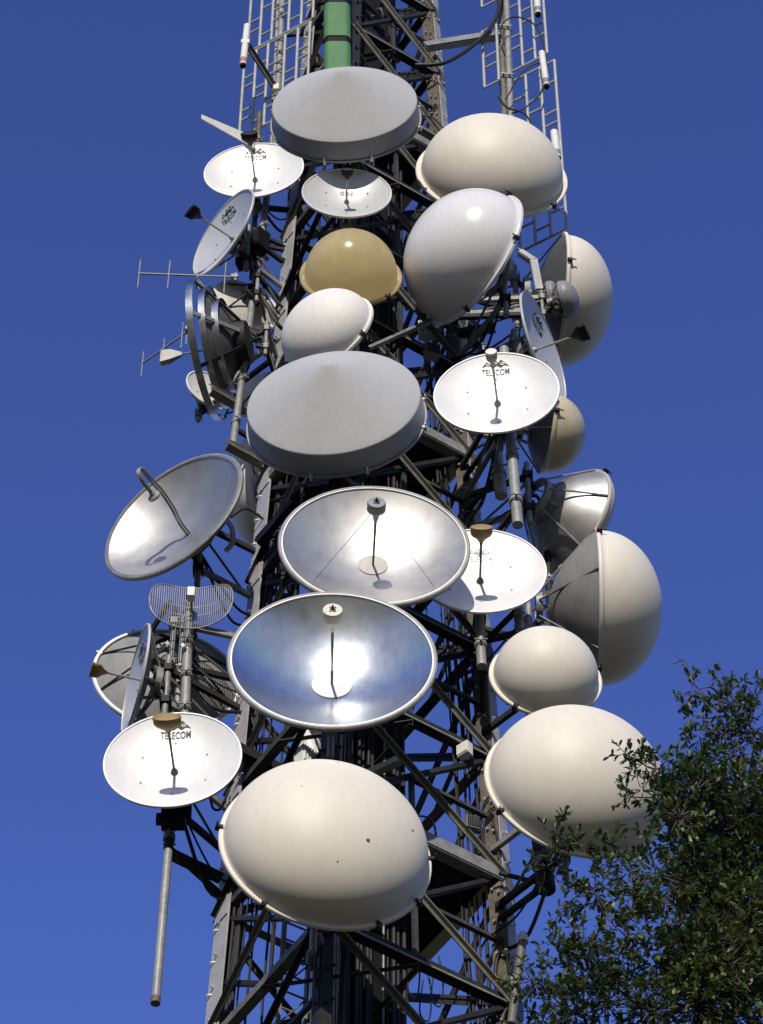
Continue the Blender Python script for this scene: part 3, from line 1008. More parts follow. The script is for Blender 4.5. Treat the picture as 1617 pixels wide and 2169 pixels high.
# ------------------------------------------------------------------ mounts: pipe behind each dish and booms to the tower
def nearest_leg(p):
    return min(range(4), key=lambda k: (corner(k, p.z) - p).length)
GR = 'mount pipes behind the dishes'
def mount(short, M, a, d, i):
    ax = M.to_3x3() @ Vector((0, 0, 1))
    c = M.translation
    p = c - ax * (d + .16 + .16)
    p2 = p
    r = thing('antenna_mount', Matrix.Translation(p), 'steel pipe and boom mount behind the ' + short, 'mount', GR)
    L = min(max(a * .8, .45), 1.15)
    rad = .05 if a > .7 else .036
    g = MB()
    g.tube([(0, 0, -L), (0, 0, L)], rad, 14)
    g.build('pipe', PIPE if i % 3 else GALV, r, smooth=50)
    lm = None
    for s in (-.55, .55):
        z = p.z + s * L
        k = nearest_leg(Vector((p.x, p.y, z)))
        q = corner(k, z)
        inn = (Vector((X0, YC, z)) - q).normalized() * .12
        q = q + inn + Vector((0, 0, .1 * (1 if i % 2 else -1)))
        e = q - p
        g = MB()
        st = Vector((0, 0, s * L))
        dirn = (e - st)
        ln = dirn.length
        if ln > .25:
            g.bar(st, e, .07, .1)
            g.build('boom', DARK if (i + (s > 0)) % 2 else GALV, r)
            if s < 0 and ln > .8:
                g = MB()
                g.tube([Vector((0, 0, .35 * L)), e * .8 + st * .2], .022, 7)
                g.build('stay', OLIVE, r, smooth=50)
        g = MB()
        g.box((0, 0, s * L), (rad * 3.4, rad * 3.4, .13))
        for dx in (-1, 1):
            for dz in (-.04, .04):
                g.tube([(dx * rad * 1.4, -rad * 3.2, s * L + dz), (dx * rad * 1.4, rad * 3, s * L + dz)], .011, 6)
        g.build('clamp', GALV if i % 2 else DARK, r)
        g = MB()                         # arm from the pipe to the hub ring of the dish
        h = Vector(c - p) - ax * (d + .16)
        hz = M.to_3x3() @ Vector((0, a * .25 * (1 if s > 0 else -1), 0))
        g.bar((0, 0, s * L), h + hz, .06, .08)
        g.build('arm', DARK, r)
    return r
for i, (short, M, a, d) in enumerate(REG):
    mount(short, M, a, d, i)

# ------------------------------------------------------------------ jumper cables
def spline(P, n=8):
    P = [Vector(p) for p in P]
    out = []
    for i in range(len(P) - 1):
        a, b, c, d = P[max(i - 1, 0)], P[i], P[i + 1], P[min(i + 2, len(P) - 1)]
        for q in range(n):
            t = q / n
            out.append(.5 * ((2 * b) + (c - a) * t + (2 * a - 5 * b + 4 * c - d) * t * t + (3 * b - a - 3 * c + d) * t ** 3))
    out.append(P[-1])
    return out
def cable(pts, r, label, m=None, group=None, name='jumper_cable'):
    g = MB()
    g.tube(spline(pts), r, 8)
    return tag(g.build(name, m or RUBBER, smooth=60), label, 'cable', group)
for i, (short, M, a, d) in enumerate(REG):
    ax = M.to_3x3() @ Vector((0, 0, 1))
    p = M.translation - ax * (d + .06)
    for j in range(2 if a > .5 else 1):
        z = p.z - rnd.uniform(.4, 1.6)
        k = nearest_leg(Vector((p.x, p.y, z)))
        q = corner(k, z) + (Vector((X0, YC, z)) - corner(k, z)).normalized() * rnd.uniform(.1, .5)
        mid = (p + q) / 2 - Vector((0, 0, rnd.uniform(.3, .8))) - ax * .25
        cable([p, p - ax * .25 - Vector((0, 0, .12)), mid, q - Vector((0, 0, .1)), q - Vector((0, 0, 1.2))], rnd.choice((.016, .022, .028)), 'jumper cable drooping behind the ' + short, group='jumper cables from dish to tower')

# ------------------------------------------------------------------ masts and loose pipes
def pipe(label, A, B, r, m=None, clampn=3, cat='mast', name='mast_pipe', capm=None, group=None, boom=None):
    A, B = Vector(A), Vector(B)
    t = thing(name, Matrix.Translation(A), label, cat, group)
    e = B - A
    g = MB()
    g.tube([(0, 0, 0), e], r, 16)
    g.build('pipe', m or PIPE, t, smooth=50)
    if capm:
        g = MB()
        dd = e.normalized()
        g.tube([-dd * .05, dd * .06], r * 1.08, 16)
        g.build('end_cap', capm, t, smooth=40)
    for i in range(clampn):
        p = e * ((i + .5) / clampn)
        Mx = e.to_track_quat('Z', 'Y').to_matrix().to_4x4()
        Mx.translation = p
        g = MB()
        g.lathe([(r * 1.02, -.05), (r * 1.25, -.05), (r * 1.25, .05), (r * 1.02, .05)], 16)
        for sx in (-1, 1):
            g.box((sx * r * 1.7, 0, 0), (r * .9, r * .5, .08))
            g.tube([(sx * r * 1.8, -r * 1.3, 0), (sx * r * 1.8, r * 1.3, 0)], .014, 6)
        g.build('clamp', GALV, t, Mx)
    if boom:
        for f in boom:
            p = A + e * f
            k = nearest_leg(p)
            q = corner(k, p.z) + (Vector((X0, YC, p.z)) - corner(k, p.z)).normalized() * .1
            g = MB()
            g.bar(Vector(p - A), q - A, .06, .09)
            g.build('boom', DARK, t)
    return t
pipe('slanting grey mast pipe beside the steel hoop dish and the tower leg', at(494, 940, 32.9), at(572, 370, 33.1), .062, clampn=7, boom=(.05, .4, .75))
pipe('thin rust stained pipe beneath the highest emblem dish', at(534, 590, 33.1), at(550, 240, 33.3), .05, clampn=3, m=RUST, boom=(.2,))
pipe('thick grey mast pipe below the white cap emblem dish', at(1097, 1112, 31.4), at(1068, 740, 31.4), .085, clampn=4, boom=(.1, .6))
pipe('short grey pipe end hanging beside the thick mast pipe', at(1062, 1050, 31.9), at(1052, 960, 31.9), .1, clampn=1, boom=(.5,), m=PIPE)
pipe('short grey pipe end with three rings below the faded emblem dish', at(1103, 1336, 31.8), at(1096, 1240, 31.8), .07, clampn=2, boom=(.5,))
pipe('grey pipe end below the faded emblem dish by the tower leg', at(1021, 1412, 31.6), at(1012, 1240, 31.6), .075, clampn=2, boom=(.1, .8))
pipe('dark mast pipe standing behind the cream half ball', at(1172, 1420, 33.0), at(1160, 1170, 33.0), .06, m=DARK, clampn=2, boom=(.2, .8))
pipe('taller pole of the twin poles carrying the grid antenna', at(391, 1540, 32.7), at(402, 1262, 32.7), .075, clampn=4, boom=(.1,), m=PIPE)
pipe('shorter pole of the twin poles carrying the grid antenna', at(372, 1540, 32.9), at(391, 1300, 32.9), .05, clampn=3, m=PIPE)
pipe('long bare pipe hanging below the lowest emblem dish with a rusty end', at(330, 2120, 32.4), at(357, 1800, 32.4), .062, clampn=0, capm=RUST, m=PIPE)
pipe('dark upper pipe between the lowest emblem dish and the long bare pipe', at(357, 1800, 32.4), at(364, 1700, 32.4), .07, m=DARK, clampn=2, boom=(.05,))
pipe('slim tube with a white cap beside the oak leaves', at(1083, 2169, 32.2), at(1108, 1985, 32.2), .058, m=OLIVE, clampn=0, boom=(.3,))
g = MB(); pp = at(1108, 1987, 32.2); g.lathe([(0, .09), (.05, .08), (.075, .03), (.075, -.08), (0, -.08)], 18, Matrix.Translation(pp))
tag(g.build('lamp_cap', WPLAST, smooth=40), 'small white cap on the slim tube beside the oak leaves', 'cap')
pipe('stubby dark pipe behind the cream egg shaped radome', at(1158, 1885, 31.9), at(1146, 1780, 31.9), .13, m=DARK, clampn=1, boom=(.1,))
pipe('slim pipe stub on the tower leg under the stubby dark pipe', at(1150, 1872, 32.2), at(1060, 1850, 32.4), .035, m=DARK, clampn=0)

# cluttered radio box under the lowest emblem dish
t = thing('junction_box', Matrix.Translation(at(368, 1728, 32.2)), 'black junction box clamped under the lowest emblem dish', 'box')
g = MB(); g.box((0, 0, 0), (.34, .26, .34)); g.build('housing', BLACK, t)
g = MB()
for k in range(4): g.box((-.12 + .08 * k, -.05, -.2), (.03, .03, .12))
o = g.build('connector', DARK, t); o['kind'] = 'stuff'
g = MB(); g.box((.2, 0, .1), (.1, .12, .2)); g.box((-.2, .02, -.05), (.09, .1, .16)); g.build('bracket', DARK, t)
# dark radio units by the tilted emblem dish, and others scattered round the frame
box_spots = [(540, 520, 32.9, .46, 'by the tilted emblem dish'), (522, 548, 33.0, .34, 'under the tilted emblem dish'), (612, 1060, 33.4, .2, 'beside the upper metal dish'), (915, 745, 32.2, .26, 'beneath the glossy white radome'), (650, 1610, 32.4, .3, 'behind the top of the largest cream dome'), (985, 1590, 32.3, .2, 'on the leg beside the small cream dome'), (800, 30, 32.4, .2, 'up beside the green duct'), (905, 700, 32.5, .3, 'under the bright end of the glossy radome'), (1000, 1745, 32.2, .2, 'above the dark platform by the largest cream dome'), (840, 120, 32.6, .18, 'inside the tower above the upper grey drum'), (560, 505, 33.3, .2, 'on the leg behind the tilted emblem dish'), (870, 640, 32.6, .22, 'between the ochre dome and glossy dome')]
for i, (px, py, Y, s, where) in enumerate(box_spots):
    p = at(px, py, Y)
    t = thing('radio_unit', Matrix.Translation(p) @ Matrix.Rotation(R(20 * (i % 5) - 40), 4, 'Z'), 'small radio unit ' + where, 'radio unit', 'radio units on the tower')
    g = MB(); g.box((0, 0, 0), (s, s * .6, s * 1.2)); g.build('housing', WPLAST if i in (4, 5, 7) else (BLACK if i < 2 else GREYS), t)
    g = MB()
    for k in range(6): g.box((-s * .4 + s * .16 * k, -s * .36, 0), (.02, s * .1, s))
    o = g.build('cooling_fin', DARK if i not in (4, 5) else WPLAST, t); o['kind'] = 'stuff'
    g = MB(); g.bar((0, s * .3, 0), (0, s * .8, -s * .1), .06, .08); g.build('bracket', GALV, t)

# ------------------------------------------------------------------ yagis and tubes
def yagi(label, A, B, els, r=.011):
    A, B = Vector(A), Vector(B)
    t = thing('yagi_antenna', Matrix.Translation(B), label, 'antenna', 'yagi antennas')
    g = MB(); g.bar(A - B, (0, 0, 0), .026, .026); g.build('boom', GALV, t)
    for f, up, dn in els:
        p = A.lerp(B, f) - B
        g = MB(); g.tube([p + Vector((0, 0, up)), p - Vector((0, 0, dn))], r, 8); g.build('element', GALV, t, smooth=50)
    g = MB(); g.box((-.04, 0, .0), (.12, .09, .09)); g.tube([(-.02, 0, -.12), (-.02, 0, .12)], .03, 10); g.build('clamp', GALV, t, smooth=40)
yagi('long yagi antenna with upright rods beneath the tilted emblem dish', at(293, 579, 32.0), at(502, 587, 32.2), [(.01, .42, .45), (.31, .42, .45), (.6, .1, .4), (.88, .44, .5)], .014)
yagi('short yagi antenna poking out behind the steel hoop dish', at(300, 771, 34.6), at(405, 697, 33.8), [(.02, .36, .4), (.45, .3, .05), (.82, .4, .4), (.92, .4, .4)], .013)
def blade():
    A, B = at(428, 244, 32.4), at(540, 291, 32.5)
    g = MB()
    e = (B - A)
    u = Vector((0, .5, -.85)).normalized()
    for_t = .035
    n = e.cross(u).normalized() * for_t
    vs = [A - n, A + n, A + u * .09 + n, A + u * .09 - n, B - n, B + n, B + u * .24 + n, B + u * .24 - n]
    g.add(vs, [(0, 1, 2, 3), (7, 6, 5, 4), (0, 4, 5, 1), (1, 5, 6, 2), (2, 6, 7, 3), (3, 7, 4, 0)])
    tag(g.build('blade_antenna', WPLAST), 'white tapering blade above the highest emblem dish', 'antenna')
blade()
def tube_ant(label, A, B, r, plate=None):
    A, B = Vector(A), Vector(B)
    t = thing('tube_antenna', Matrix.Translation(B), label, 'antenna', 'white tube antennas')
    g = MB(); g.tube([(0, 0, 0), A - B], r, 14); g.build('tube', WPLAST, t, smooth=50)
    dd = (A - B).normalized()
    g = MB(); g.tube([-dd * .05, dd * .04], r * .8, 14); g.build('base', BLACK, t, smooth=40)
    g = MB(); g.tube([dd * .05, dd * .22], r * 1.03, 14); g.build('collar', PINK if plate else GALV, t, smooth=40)
    if plate:
        p = (A - B) * plate[0]
        q = Vector(plate[1]) - B
        g = MB(); g.bar(p, q, .03, .16, (0, 0, 1)); g.bar(p + Vector((0, -.02, .09)), q + Vector((0, -.02, .09)), .1, .02); g.build('bracket', OLIVE, t)
        g = MB(); g.box(p, (.16, .12, .12)); g.box(q, (.16, .14, .2)); g.build('clamp', WPLAST, t)
tube_ant('white tube antenna on a sloping bracket beside the grid frames and the upper grey drum', at(524, 55, 32.2), at(515, 138, 32.2), .068, (.55, at(582, 188, 33.2)))
tube_ant('white tube antenna at the top edge of the picture, highest on the masts', at(1136, -30, 32.4), at(1140, 30, 32.4), .07)
tube_ant('white tube antenna half way along the mast frames above the topmost cream dome', at(1148, 112, 32.4), at(1158, 182, 32.4), .065)
tube_ant('white tube antenna touching the edge of the topmost cream dome', at(1174, 280, 32.2), at(1181, 335, 32.2), .075)

# ------------------------------------------------------------------ tall pipe frames (dipole reflectors) near the top
def frame_panel(label, px0, py0, px1, py1, Y, cols, rows, wm, azi, r=.031, skip=()):
    """upright pipe frame whose lower edge is centred on (px0,py0): cols offsets in metres along azi"""
    A, B = at(px0, py0, Y), at(px1, py1, Y)
    B.x = A.x
    t = thing('pipe_frame', Matrix.Translation(A), label, 'antenna frame', 'tall pipe frames near the tower top')
    u = Vector((math.cos(R(azi)), -math.sin(R(azi)), 0))
    Hh = B.z - A.z
    for c in cols:
        g = MB(); g.tube([u * c, u * c + Vector((0, 0, Hh))], r, 8); g.build('upright', FRAMEP, t, smooth=50)
    for i in range(rows + 1):
        z = Hh * i / rows
        full = i in (0, rows)
        for j in range(len(cols) - 1):
            if not full and (i + j) % 2 == 0 and (i, j) not in skip: zz = z - Hh / rows * .45
            else: zz = z
            g = MB(); g.tube([u * cols[j] + Vector((0, 0, zz)), u * cols[j + 1] + Vector((0, 0, zz))], r * .8, 7); g.build('rail', FRAMEP, t, smooth=50)
    return t
frame_panel('lower pipe frame beside the green duct, above the highest emblem dish', 585, 252, 600, 80, 33.2, (-.84, -.56, -.28, .12, .42, .7), 5, 1, 31)
frame_panel('upper pipe frame beside the green duct at the top edge', 600, 72, 610, -120, 33.2, (-.84, -.56, -.28, .12, .42, .7), 5, 1, 31)
frame_panel('small pipe frame left hanging beside the mast above the topmost cream dome'.replace(' left', ''), 1042, 178, 1040, 60, 32.8, (-.16, .16), 3, 1, 31)
frame_panel('small pipe frame at the top edge beside the mast above the topmost cream dome', 1036, 8, 1032, -120, 32.8, (-.16, .16), 3, 1, 31)
frame_panel('long pipe frame standing behind the topmost cream dome', 1150, 510, 1126, 152, 32.8, (-.46, -.14, .18, .5), 8, 1, 31)
frame_panel('upper pipe frame above the topmost cream dome reaching the top edge', 1112, 138, 1105, -120, 32.8, (-.3, -.04, .24, .5), 6, 1, 31)
pipe('twin mast pipe behind the frames beside the green duct', at(583, 330, 33.3), at(602, -80, 33.3), .06, clampn=5, boom=(.15, .6))
pipe('slimmer twin mast pipe behind the frames beside the green duct', at(575, 330, 33.5), at(594, -80, 33.5), .045, clampn=2)
pipe('thicker mast pipe rising behind the topmost cream dome', at(1085, 330, 32.9), at(1070, -80, 32.9), .065, clampn=4)
pipe('darker mast pipe rising behind the topmost cream dome', at(1072, 330, 33.0), at(1058, -80, 33.0), .07, clampn=4, m=OLIVE)
def beam(label, A, B, w, h, m, name='outrigger_beam', cat='beam'):
    g = MB(); A, B = Vector(A), Vector(B)
    g.angle(A, B, h, .02, (0, 0, 1), (0, 1, .0)); g.bar(A + Vector((0, w / 2, h + .012)), B + Vector((0, w / 2, h + .012)), w, .018, (0, 0, 1))
    return tag(g.build(name, m), label, cat, 'outrigger beams')
beam('steel beam tying the mast above the topmost cream dome to the tower', at(1062, 72, 32.8), at(905, 97, 32.4), .1, .14, GALV)
beam('dark sloping beam from the steel hoop dish to the tower leg', at(484, 672, 32.5), at(592, 745, 33.4), .1, .12, OLIVE)
beam('lower dark sloping beam from the steel hoop dish to the tower leg', at(450, 825, 32.5), at(525, 868, 33.2), .1, .12, OLIVE)
beam('dark sloping beam above the tilted metal dish', at(484, 940, 32.6), at(566, 985, 33.3), .1, .12, OLIVE)
beam('dark horizontal arm from the lowest emblem dish pipe to the tower leg', at(362, 1808, 32.4), at(470, 1860, 33.3), .1, .1, DARK)
beam('dark sloping beam between the lowest emblem dish and the largest cream dome', at(500, 1586, 32.6), at(606, 1640, 33.2), .1, .16, DARK)
beam('pale beam ending beside the largest cream dome top', at(850, 1608, 32.0), at(760, 1650, 32.4), .1, .1, TAN)
beam('bluish angled bracket behind the glossy white radome', at(1098, 532, 31.8), at(1128, 552, 31.8), .12, .1, LEGM)
beam('bluish upright bracket behind the glossy white radome', at(1124, 548, 31.8), at(1136, 612, 31.8), .16, .12, LEGM)
beam('thin pale rod under the glossy white radome', at(784, 737, 31.4), at(930, 672, 31.9), .05, .05, GALV)
beam('dark beam behind the white cap emblem dish', at(970, 705, 32.6), at(1046, 692, 32.3), .1, .12, DARK)
beam('dark boom behind the upper metal dish and tower leg', at(545, 1150, 32.8), at(622, 1062, 32.3), .12, .14, BLACK)
cable([at(880, 138, 32.4), at(945, 132, 32.4), at(1010, 90, 32.6), at(1050, 40, 32.7), at(1064, -20, 32.8)], .04, 'thick black cable looping from the tower to the mast above the topmost cream dome', name='loop_cable')
cable([at(1068, 90, 32.7), at(1062, 55, 32.6), at(1090, 36, 32.5), at(1130, 50, 32.4), at(1150, 90, 32.4), at(1158, 150, 32.4), at(1145, 200, 32.4)], .016, 'thin black cable looping over the pipe frames at the top', name='loop_cable')
cable([at(1072, 210, 32.6), at(1110, 150, 32.5), at(1152, 136, 32.4), at(1150, 190, 32.4), at(1110, 230, 32.5), at(1084, 240, 32.6)], .016, 'thin black cable bowed between the tube antenna and the topmost cream dome', name='loop_cable')
cable([at(1056, 205, 32.6), at(1075, 228, 32.5), at(1110, 240, 32.4), at(1130, 268, 32.4)], .02, 'black cable lying behind the top of the topmost cream dome', name='loop_cable')
cable([at(888, 245, 32.2), at(915, 248, 32.2), at(940, 272, 32.2), at(955, 290, 32.4)], .018, 'black cable between the upper grey drum and the topmost cream dome', name='loop_cable')
cable([at(446, 1690, 32.6), at(452, 1712, 32.6), at(468, 1712, 32.7), at(486, 1672, 33.2)], .02, 'black cable loop hanging beside the lowest emblem dish', name='loop_cable')
cable([at(478, 1100, 32.6), at(492, 1120, 32.5), at(492, 1150, 32.5), at(478, 1168, 32.6)], .045, 'short white bent pipe behind the tilted metal dish', WPLAST, name='bent_pipe')
cable([at(490, 1095, 32.9), at(520, 1078, 33.0), at(548, 1092, 33.1), at(572, 1112, 33.2)], .02, 'black cable arching from the tilted metal dish over the leg', name='loop_cable')
for i, (px, py, s) in enumerate([(880, 2060, 60), (855, 2100, 80), (905, 2110, 50), (930, 2080, 70), (1080, 1895, 40)]):
    p = at(px, py, 32.6 + .2 * i)
    cable([p + Vector((0, 0, .5)), p + Vector((.06, .05, .1)), p + Vector((.02, 0, -.45)), p + Vector((-.1, .1, -.2)), p + Vector((-.05, .1, .4))], .012, 'thin loose cable loop hanging inside the tower below the dark platform', group='loose cable loops', name='loop_cable')
for i in range(22):
    z = rnd.uniform(31, 60)
    k = rnd.choice((0, 2, 3, 3))
    a = corner(k, z, .95)
    b = corner((k + rnd.choice((1, 3))) % 4, z + rnd.uniform(-1.5, 1.5), rnd.uniform(.3, .9))
    m = (a + b) / 2 - Vector((0, 0, rnd.uniform(.2, .7)))
    cable([a + Vector((0, 0, rnd.uniform(.4, 1.2))), a, m, b, b - Vector((0, 0, rnd.uniform(.5, 1.5)))], rnd.choice((.012, .016, .022)), 'black cable slung between bars inside the tower', group='cables slung inside the tower', name='slung_cable')
# faded red and white sack-like cover behind the blue mirror dish
t = thing('white_cover', Matrix.Translation(at(655, 1590, 32.6)), 'crumpled white cover wrapped on the shaft above the largest cream dome', 'cover')
g = MB()
n = 10
vs, fs = [], []
for i in range(n + 1):
    for k in range(16):
        tt = 2 * math.pi * k / 16
        rr = .16 + .05 * math.sin(3 * tt + i) + .03 * rnd.random()
        vs.append((rr * math.cos(tt), rr * math.sin(tt) * .7, -.7 + 1.3 * i / n))
for i in range(n):
    for k in range(16):
        fs.append((i * 16 + k, i * 16 + (k + 1) % 16, (i + 1) * 16 + (k + 1) % 16, (i + 1) * 16 + k))
fs += [tuple(range(15, -1, -1)), tuple(n * 16 + k for k in range(16))]
g.add(vs, fs); g.build('sheet', WPLAST, t, smooth=50)

# ------------------------------------------------------------------ the oak
def leaf_material():
    m = bpy.data.materials.new('oak leaf')
    m.use_nodes = True
    t = m.node_tree
    b = t.nodes['Principled BSDF']
    b.inputs['Roughness'].default_value = .42
    b.inputs['Specular IOR Level'].default_value = .4
    at_ = t.nodes.new('ShaderNodeAttribute')
    at_.attribute_name = 'tint'
    r = t.nodes.new('ShaderNodeValToRGB')
    e = r.color_ramp.elements
    e[0].position, e[0].color = 0, (.03, .055, .016, 1)
    e[1].position, e[1].color = .93, (.15, .20, .055, 1)
    q = r.color_ramp.elements.new(.6); q.color = (.062, .098, .028, 1)
    q = r.color_ramp.elements.new(1.0); q.color = (.12, .075, .02, 1)
    t.links.new(at_.outputs['Fac'], r.inputs['Fac'])
    t.links.new(r.outputs[0], b.inputs['Base Color'])
    tr = t.nodes.new('ShaderNodeBsdfTranslucent')
    mx = t.nodes.new('ShaderNodeMixShader')
    mx.inputs[0].default_value = .28
    t.links.new(r.outputs[0], tr.inputs[0])
    t.links.new(b.outputs[0], mx.inputs[1])
    t.links.new(tr.outputs[0], mx.inputs[2])
    t.links.new(mx.outputs[0], t.nodes['Material Output'].inputs[0])
    return m
def oak():
    YT = 19.0
    tr = random.Random(11)
    base = at(1840, 2300, YT + 1.2)
    base.z = 0
    t = thing('oak_tree', Matrix.Translation(base), 'dark green oak tree with lobed leaves in front of the tower', 'tree')
    BARK = mat('oak bark', (.085, .065, .05), .8, var=.4, scale=9, bump=.4)
    TW = mat('twig bark', (.06, .045, .035), .7, var=.3, scale=12)
    # leaf clumps: photo place, size in photo px, sprigs, depth offset
    clumps = [
        (1470, 1462, 34, 20, 0), (1540, 1468, 44, 26, .2), (1600, 1480, 40, 22, .3), (1525, 1510, 50, 34, 0), (1590, 1540, 56, 40, .2), (1545, 1490, 30, 14, -.2),
        (1482, 1560, 34, 28, -.2), (1478, 1610, 48, 50, 0), (1550, 1600, 60, 60, .3), (1610, 1600, 50, 50, .2),
        (1335, 1608, 20, 14, -.3), (1362, 1618, 22, 14, -.3), (1392, 1628, 26, 18, -.3), (1320, 1596, 8, 4, -.3), (1420, 1650, 44, 40, -.2), (1362, 1672, 22, 12, -.3), (1335, 1688, 16, 9, -.3), (1400, 1690, 36, 30, -.2),
        (1470, 1690, 60, 90, .3), (1530, 1740, 70, 90, .6), (1590, 1840, 80, 100, .6), (1520, 1990, 80, 100, .6), (1600, 2060, 80, 100, .6), (1470, 1680, 66, 85, 0), (1550, 1690, 80, 110, .2), (1620, 1690, 70, 80, .3), (1440, 1730, 46, 50, -.1), (1520, 1770, 80, 110, .1), (1600, 1790, 80, 110, .3), (1460, 1790, 50, 60, 0),
        (1175, 1765, 30, 18, -.5), (1210, 1790, 36, 22, -.5), (1285, 1758, 22, 10, -.4), (1296, 1785, 24, 10, -.4), (1368, 1772, 26, 14, -.4), (1240, 1795, 24, 8, -.45), (1160, 1835, 34, 18, -.5),
        (1330, 1845, 36, 20, -.3), (1280, 1860, 36, 26, -.4), (1390, 1850, 50, 44, -.2), (1340, 1880, 56, 60, -.3), (1260, 1890, 40, 34, -.4), (1220, 1900, 26, 12, -.4), (1410, 1900, 40, 30, -.2),
        (1440, 1880, 46, 44, -.1), (1480, 1850, 56, 66, 0), (1550, 1870, 86, 130, .2), (1620, 1880, 80, 110, .3), (1500, 1920, 70, 96, .1), (1440, 1950, 40, 36, 0), (1580, 1970, 90, 140, .3), (1640, 1990, 80, 100, .4),
        (1190, 1925, 30, 14, -.5), (1175, 1990, 28, 14, -.5), (1200, 2040, 44, 36, -.4), (1240, 2000, 44, 34, -.4), (1250, 2070, 60, 74, -.3), (1300, 1960, 30, 18, -.4), (1310, 2030, 34, 22, -.3), (1330, 1990, 26, 12, -.3), (1360, 1960, 40, 32, -.2), (1350, 1920, 40, 34, -.2),
        (1330, 2090, 56, 56, -.2), (1400, 2060, 50, 50, -.1), (1290, 2130, 60, 70, -.2), (1380, 2140, 60, 70, 0), (1460, 2040, 60, 80, 0), (1520, 2060, 90, 130, .1), (1610, 2090, 90, 130, .3), (1460, 2130, 80, 110, .1), (1560, 2150, 90, 120, .2),
        (1130, 2080, 34, 16, -.5), (1170, 2110, 46, 40, -.4), (1110, 2125, 28, 12, -.5), (1150, 2160, 46, 40, -.4), (1220, 2150, 60, 70, -.3), (1090, 2075, 16, 5, -.5), (1075, 2052, 12, 3, -.5),
        (1500, 1990, 60, 60, 0), (1420, 2000, 40, 34, -.1),
    ]
    mp0 = mpp(at(1400, 1850, YT))
    twigs, leaves_v, leaves_f, tints = MB(), [], [], []
    outline = [(0, 0), (.12, .05), (.2, .17), (.32, .10), (.42, .25), (.55, .14), (.66, .27), (.78, .15), (.9, .17), (1.0, .0)]
    def leaf(p, dirn, nrm, s, tint):
        dirn = dirn.normalized()
        side = dirn.cross(nrm)
        if side.length < 1e-4: return
        side.normalize()
        nn = side.cross(dirn)
        o = len(leaves_v)
        fold = tr.uniform(.1, .5)
        curl = tr.uniform(-.25, .35)
        mid = []
        n = len(outline)
        for (u, w) in outline:
            leaves_v.append(p + dirn * u * s - nn * (curl * u * u * s))
        for sg in (1, -1):
            for (u, w) in outline[1:-1]:
                leaves_v.append(p + dirn * u * s + side * (sg * w * s) + nn * (w * fold * s) - nn * (curl * u * u * s))
        m = n - 2
        for sg in (0, 1):
            b = o + n + sg * m
            f = [(o, o + 1, b)] + [(o + i, o + i + 1, b + i, b + i - 1) for i in range(1, n - 2)] + [(o + n - 2, o + n - 1, b + m - 1)]
            for q in f:
                leaves_f.append(q if sg == 0 else q[::-1])
                tints.append(tint)
    def rv():
        while True:
            v = Vector((tr.uniform(-1, 1), tr.uniform(-1, 1), tr.uniform(-1, 1)))
            if .05 < v.length < 1: return v
    def sprig(root, p, n, tint0, s0=1.):
        d = (p - root)
        d = d.normalized() if d.length > 1e-4 else Vector((0, 0, 1))
        d = (d + Vector((0, 0, .35)) + rv() * .5).normalized()
        e = p + d * .1
        twigs.tube([root.lerp(p, .35) + rv() * .012, p + rv() * .01, e], .0055, 4, .002)
        for k in range(n):
            q = p.lerp(e, tr.random() * 1.1)
            dl = (d * .6 + rv() * 1.1).normalized()
            leaf(q, dl, (Vector((0, -.4, 1)) + rv() * .9).normalized(), tr.uniform(.05, .084) * s0, min(max(tint0 + tr.uniform(-.3, .3), 0), 1) if tr.random() > .015 else 1.0)
    cents = []
    for (px, py, rp, n, dy) in clumps:
        c = at(px, py, YT + dy + tr.uniform(-.15, .15))
        cents.append((c, rp * mp0, n))
    # limbs: each clump hangs from the nearest bigger neighbour towards the trunk
    hub = at(1720, 2240, YT + .9)
    limbs = MB()
    order = sorted(range(len(cents)), key=lambda i: (cents[i][0] - hub).length)
    done = [(hub, .05)]
    for i in order:
        c, r, n = cents[i]
        j = min(done, key=lambda q: (q[0] - c).length + .25 * (q[0] - hub).length)
        a, ra = j
        mid = a.lerp(c, .5) + rv() * (.12 * (c - a).length)
        rr = max(min(ra * .72, .03), .0065)
        limbs.tube(spline([a, mid, c], 4), ra * .85 if ra < .04 else .035, 6, rr)
        done.append((c, rr))
    for (c, r, n) in cents:
        tint = tr.uniform(.2, .75)
        q = CM.inverted() @ c
        dense = (-q.x / q.z * FPX + W / 2 > 1425) and (-(q.y / -q.z) * FPX + H / 2 > 1630)
        nn = n * (.92 if dense else .58) * tr.uniform(.7, 1.2)
        for k in range(int(nn + .6)):
            v = rv()
            v = v * (v.length ** -.35)
            p = c + Vector((v.x, v.y * 1.3, v.z)) * r * .88
            sprig(c, p, tr.randint(5, 8), tint)
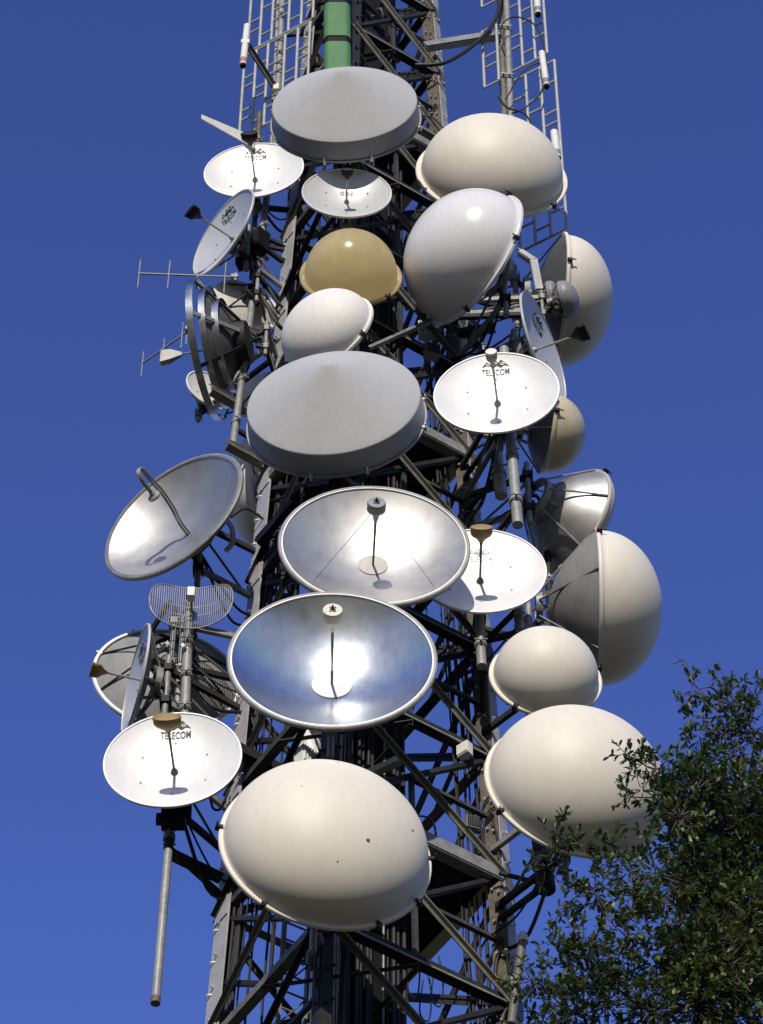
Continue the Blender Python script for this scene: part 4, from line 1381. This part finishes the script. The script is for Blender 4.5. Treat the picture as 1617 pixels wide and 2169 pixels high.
    # bare reddish twigs at the top
    bare = [[(1500, 1480), (1462, 1440), (1448, 1410), (1428, 1386)], [(1462, 1440), (1450, 1400), (1436, 1403), (1424, 1407)], [(1530, 1500), (1520, 1440), (1520, 1415)], [(1560, 1590), (1548, 1560), (1530, 1530), (1520, 1480)], [(1590, 1610), (1560, 1570), (1555, 1530), (1500, 1470)], [(1520, 1520), (1480, 1520), (1454, 1508)], [(1570, 1600), (1530, 1590), (1512, 1555)], [(1395, 1890), (1386, 1830), (1378, 1800)]]
    for b in bare:
        twigs.tube(spline([at(x, y, YT + .05 * i) for i, (x, y) in enumerate(b)], 4), .008, 5, .0025)
    # the rest of the crown, outside the picture
    ct = Vector((base.x, base.y, hub.z - .6))
    extra = []
    while len(extra) < 150:
        v = rv()
        v = v * (v.length ** -.5)
        p = ct + Vector((v.x * 3.0, v.y * 2.4, v.z * 3.4 - .6))
        q = CM.inverted() @ p
        sx, sy = -q.x / q.z * FPX + W / 2, q.y / q.z * FPX + H / 2
        if sx < 1680 and sy < 2260: continue
        extra.append(p)
    for p in extra:
        limbs.tube(spline([ct.lerp(p, .1) - Vector((0, 0, .5)), ct.lerp(p, .5) + rv() * .3, p], 4), .03, 5, .007)
        tint = tr.uniform(.2, .75)
        for k in range(26):
            v = rv()
            sprig(p, p + v * .42, 6, tint, 1.25)
    g = MB()
    me = bpy.data.meshes.new('crown')
    inv = -base
    me.from_pydata([tuple(v + inv) for v in leaves_v], [], leaves_f)
    me.materials.append(leaf_material())
    atr = me.attributes.new('tint', 'FLOAT', 'FACE')
    atr.data.foreach_set('value', tints)
    me.shade_smooth()
    o = bpy.data.objects.new('crown', me)
    COL.objects.link(o)
    o.parent = t
    Mi = Matrix.Translation(inv)
    limbs.build('limb', BARK, t, Mi, smooth=60)
    twigs.build('twig', TW, t, Mi)
    g = MB()
    zt = ct.z + .8
    g.tube([(0, 0, -.3), (0, 0, .4), (.06, .05, 3), (-.05, .02, 7), (.05, -.05, 11), (0, 0, zt)], .42, 14, .1)
    g.build('trunk', BARK, t, smooth=60)
    print('leaf faces', len(leaves_f))
oak()
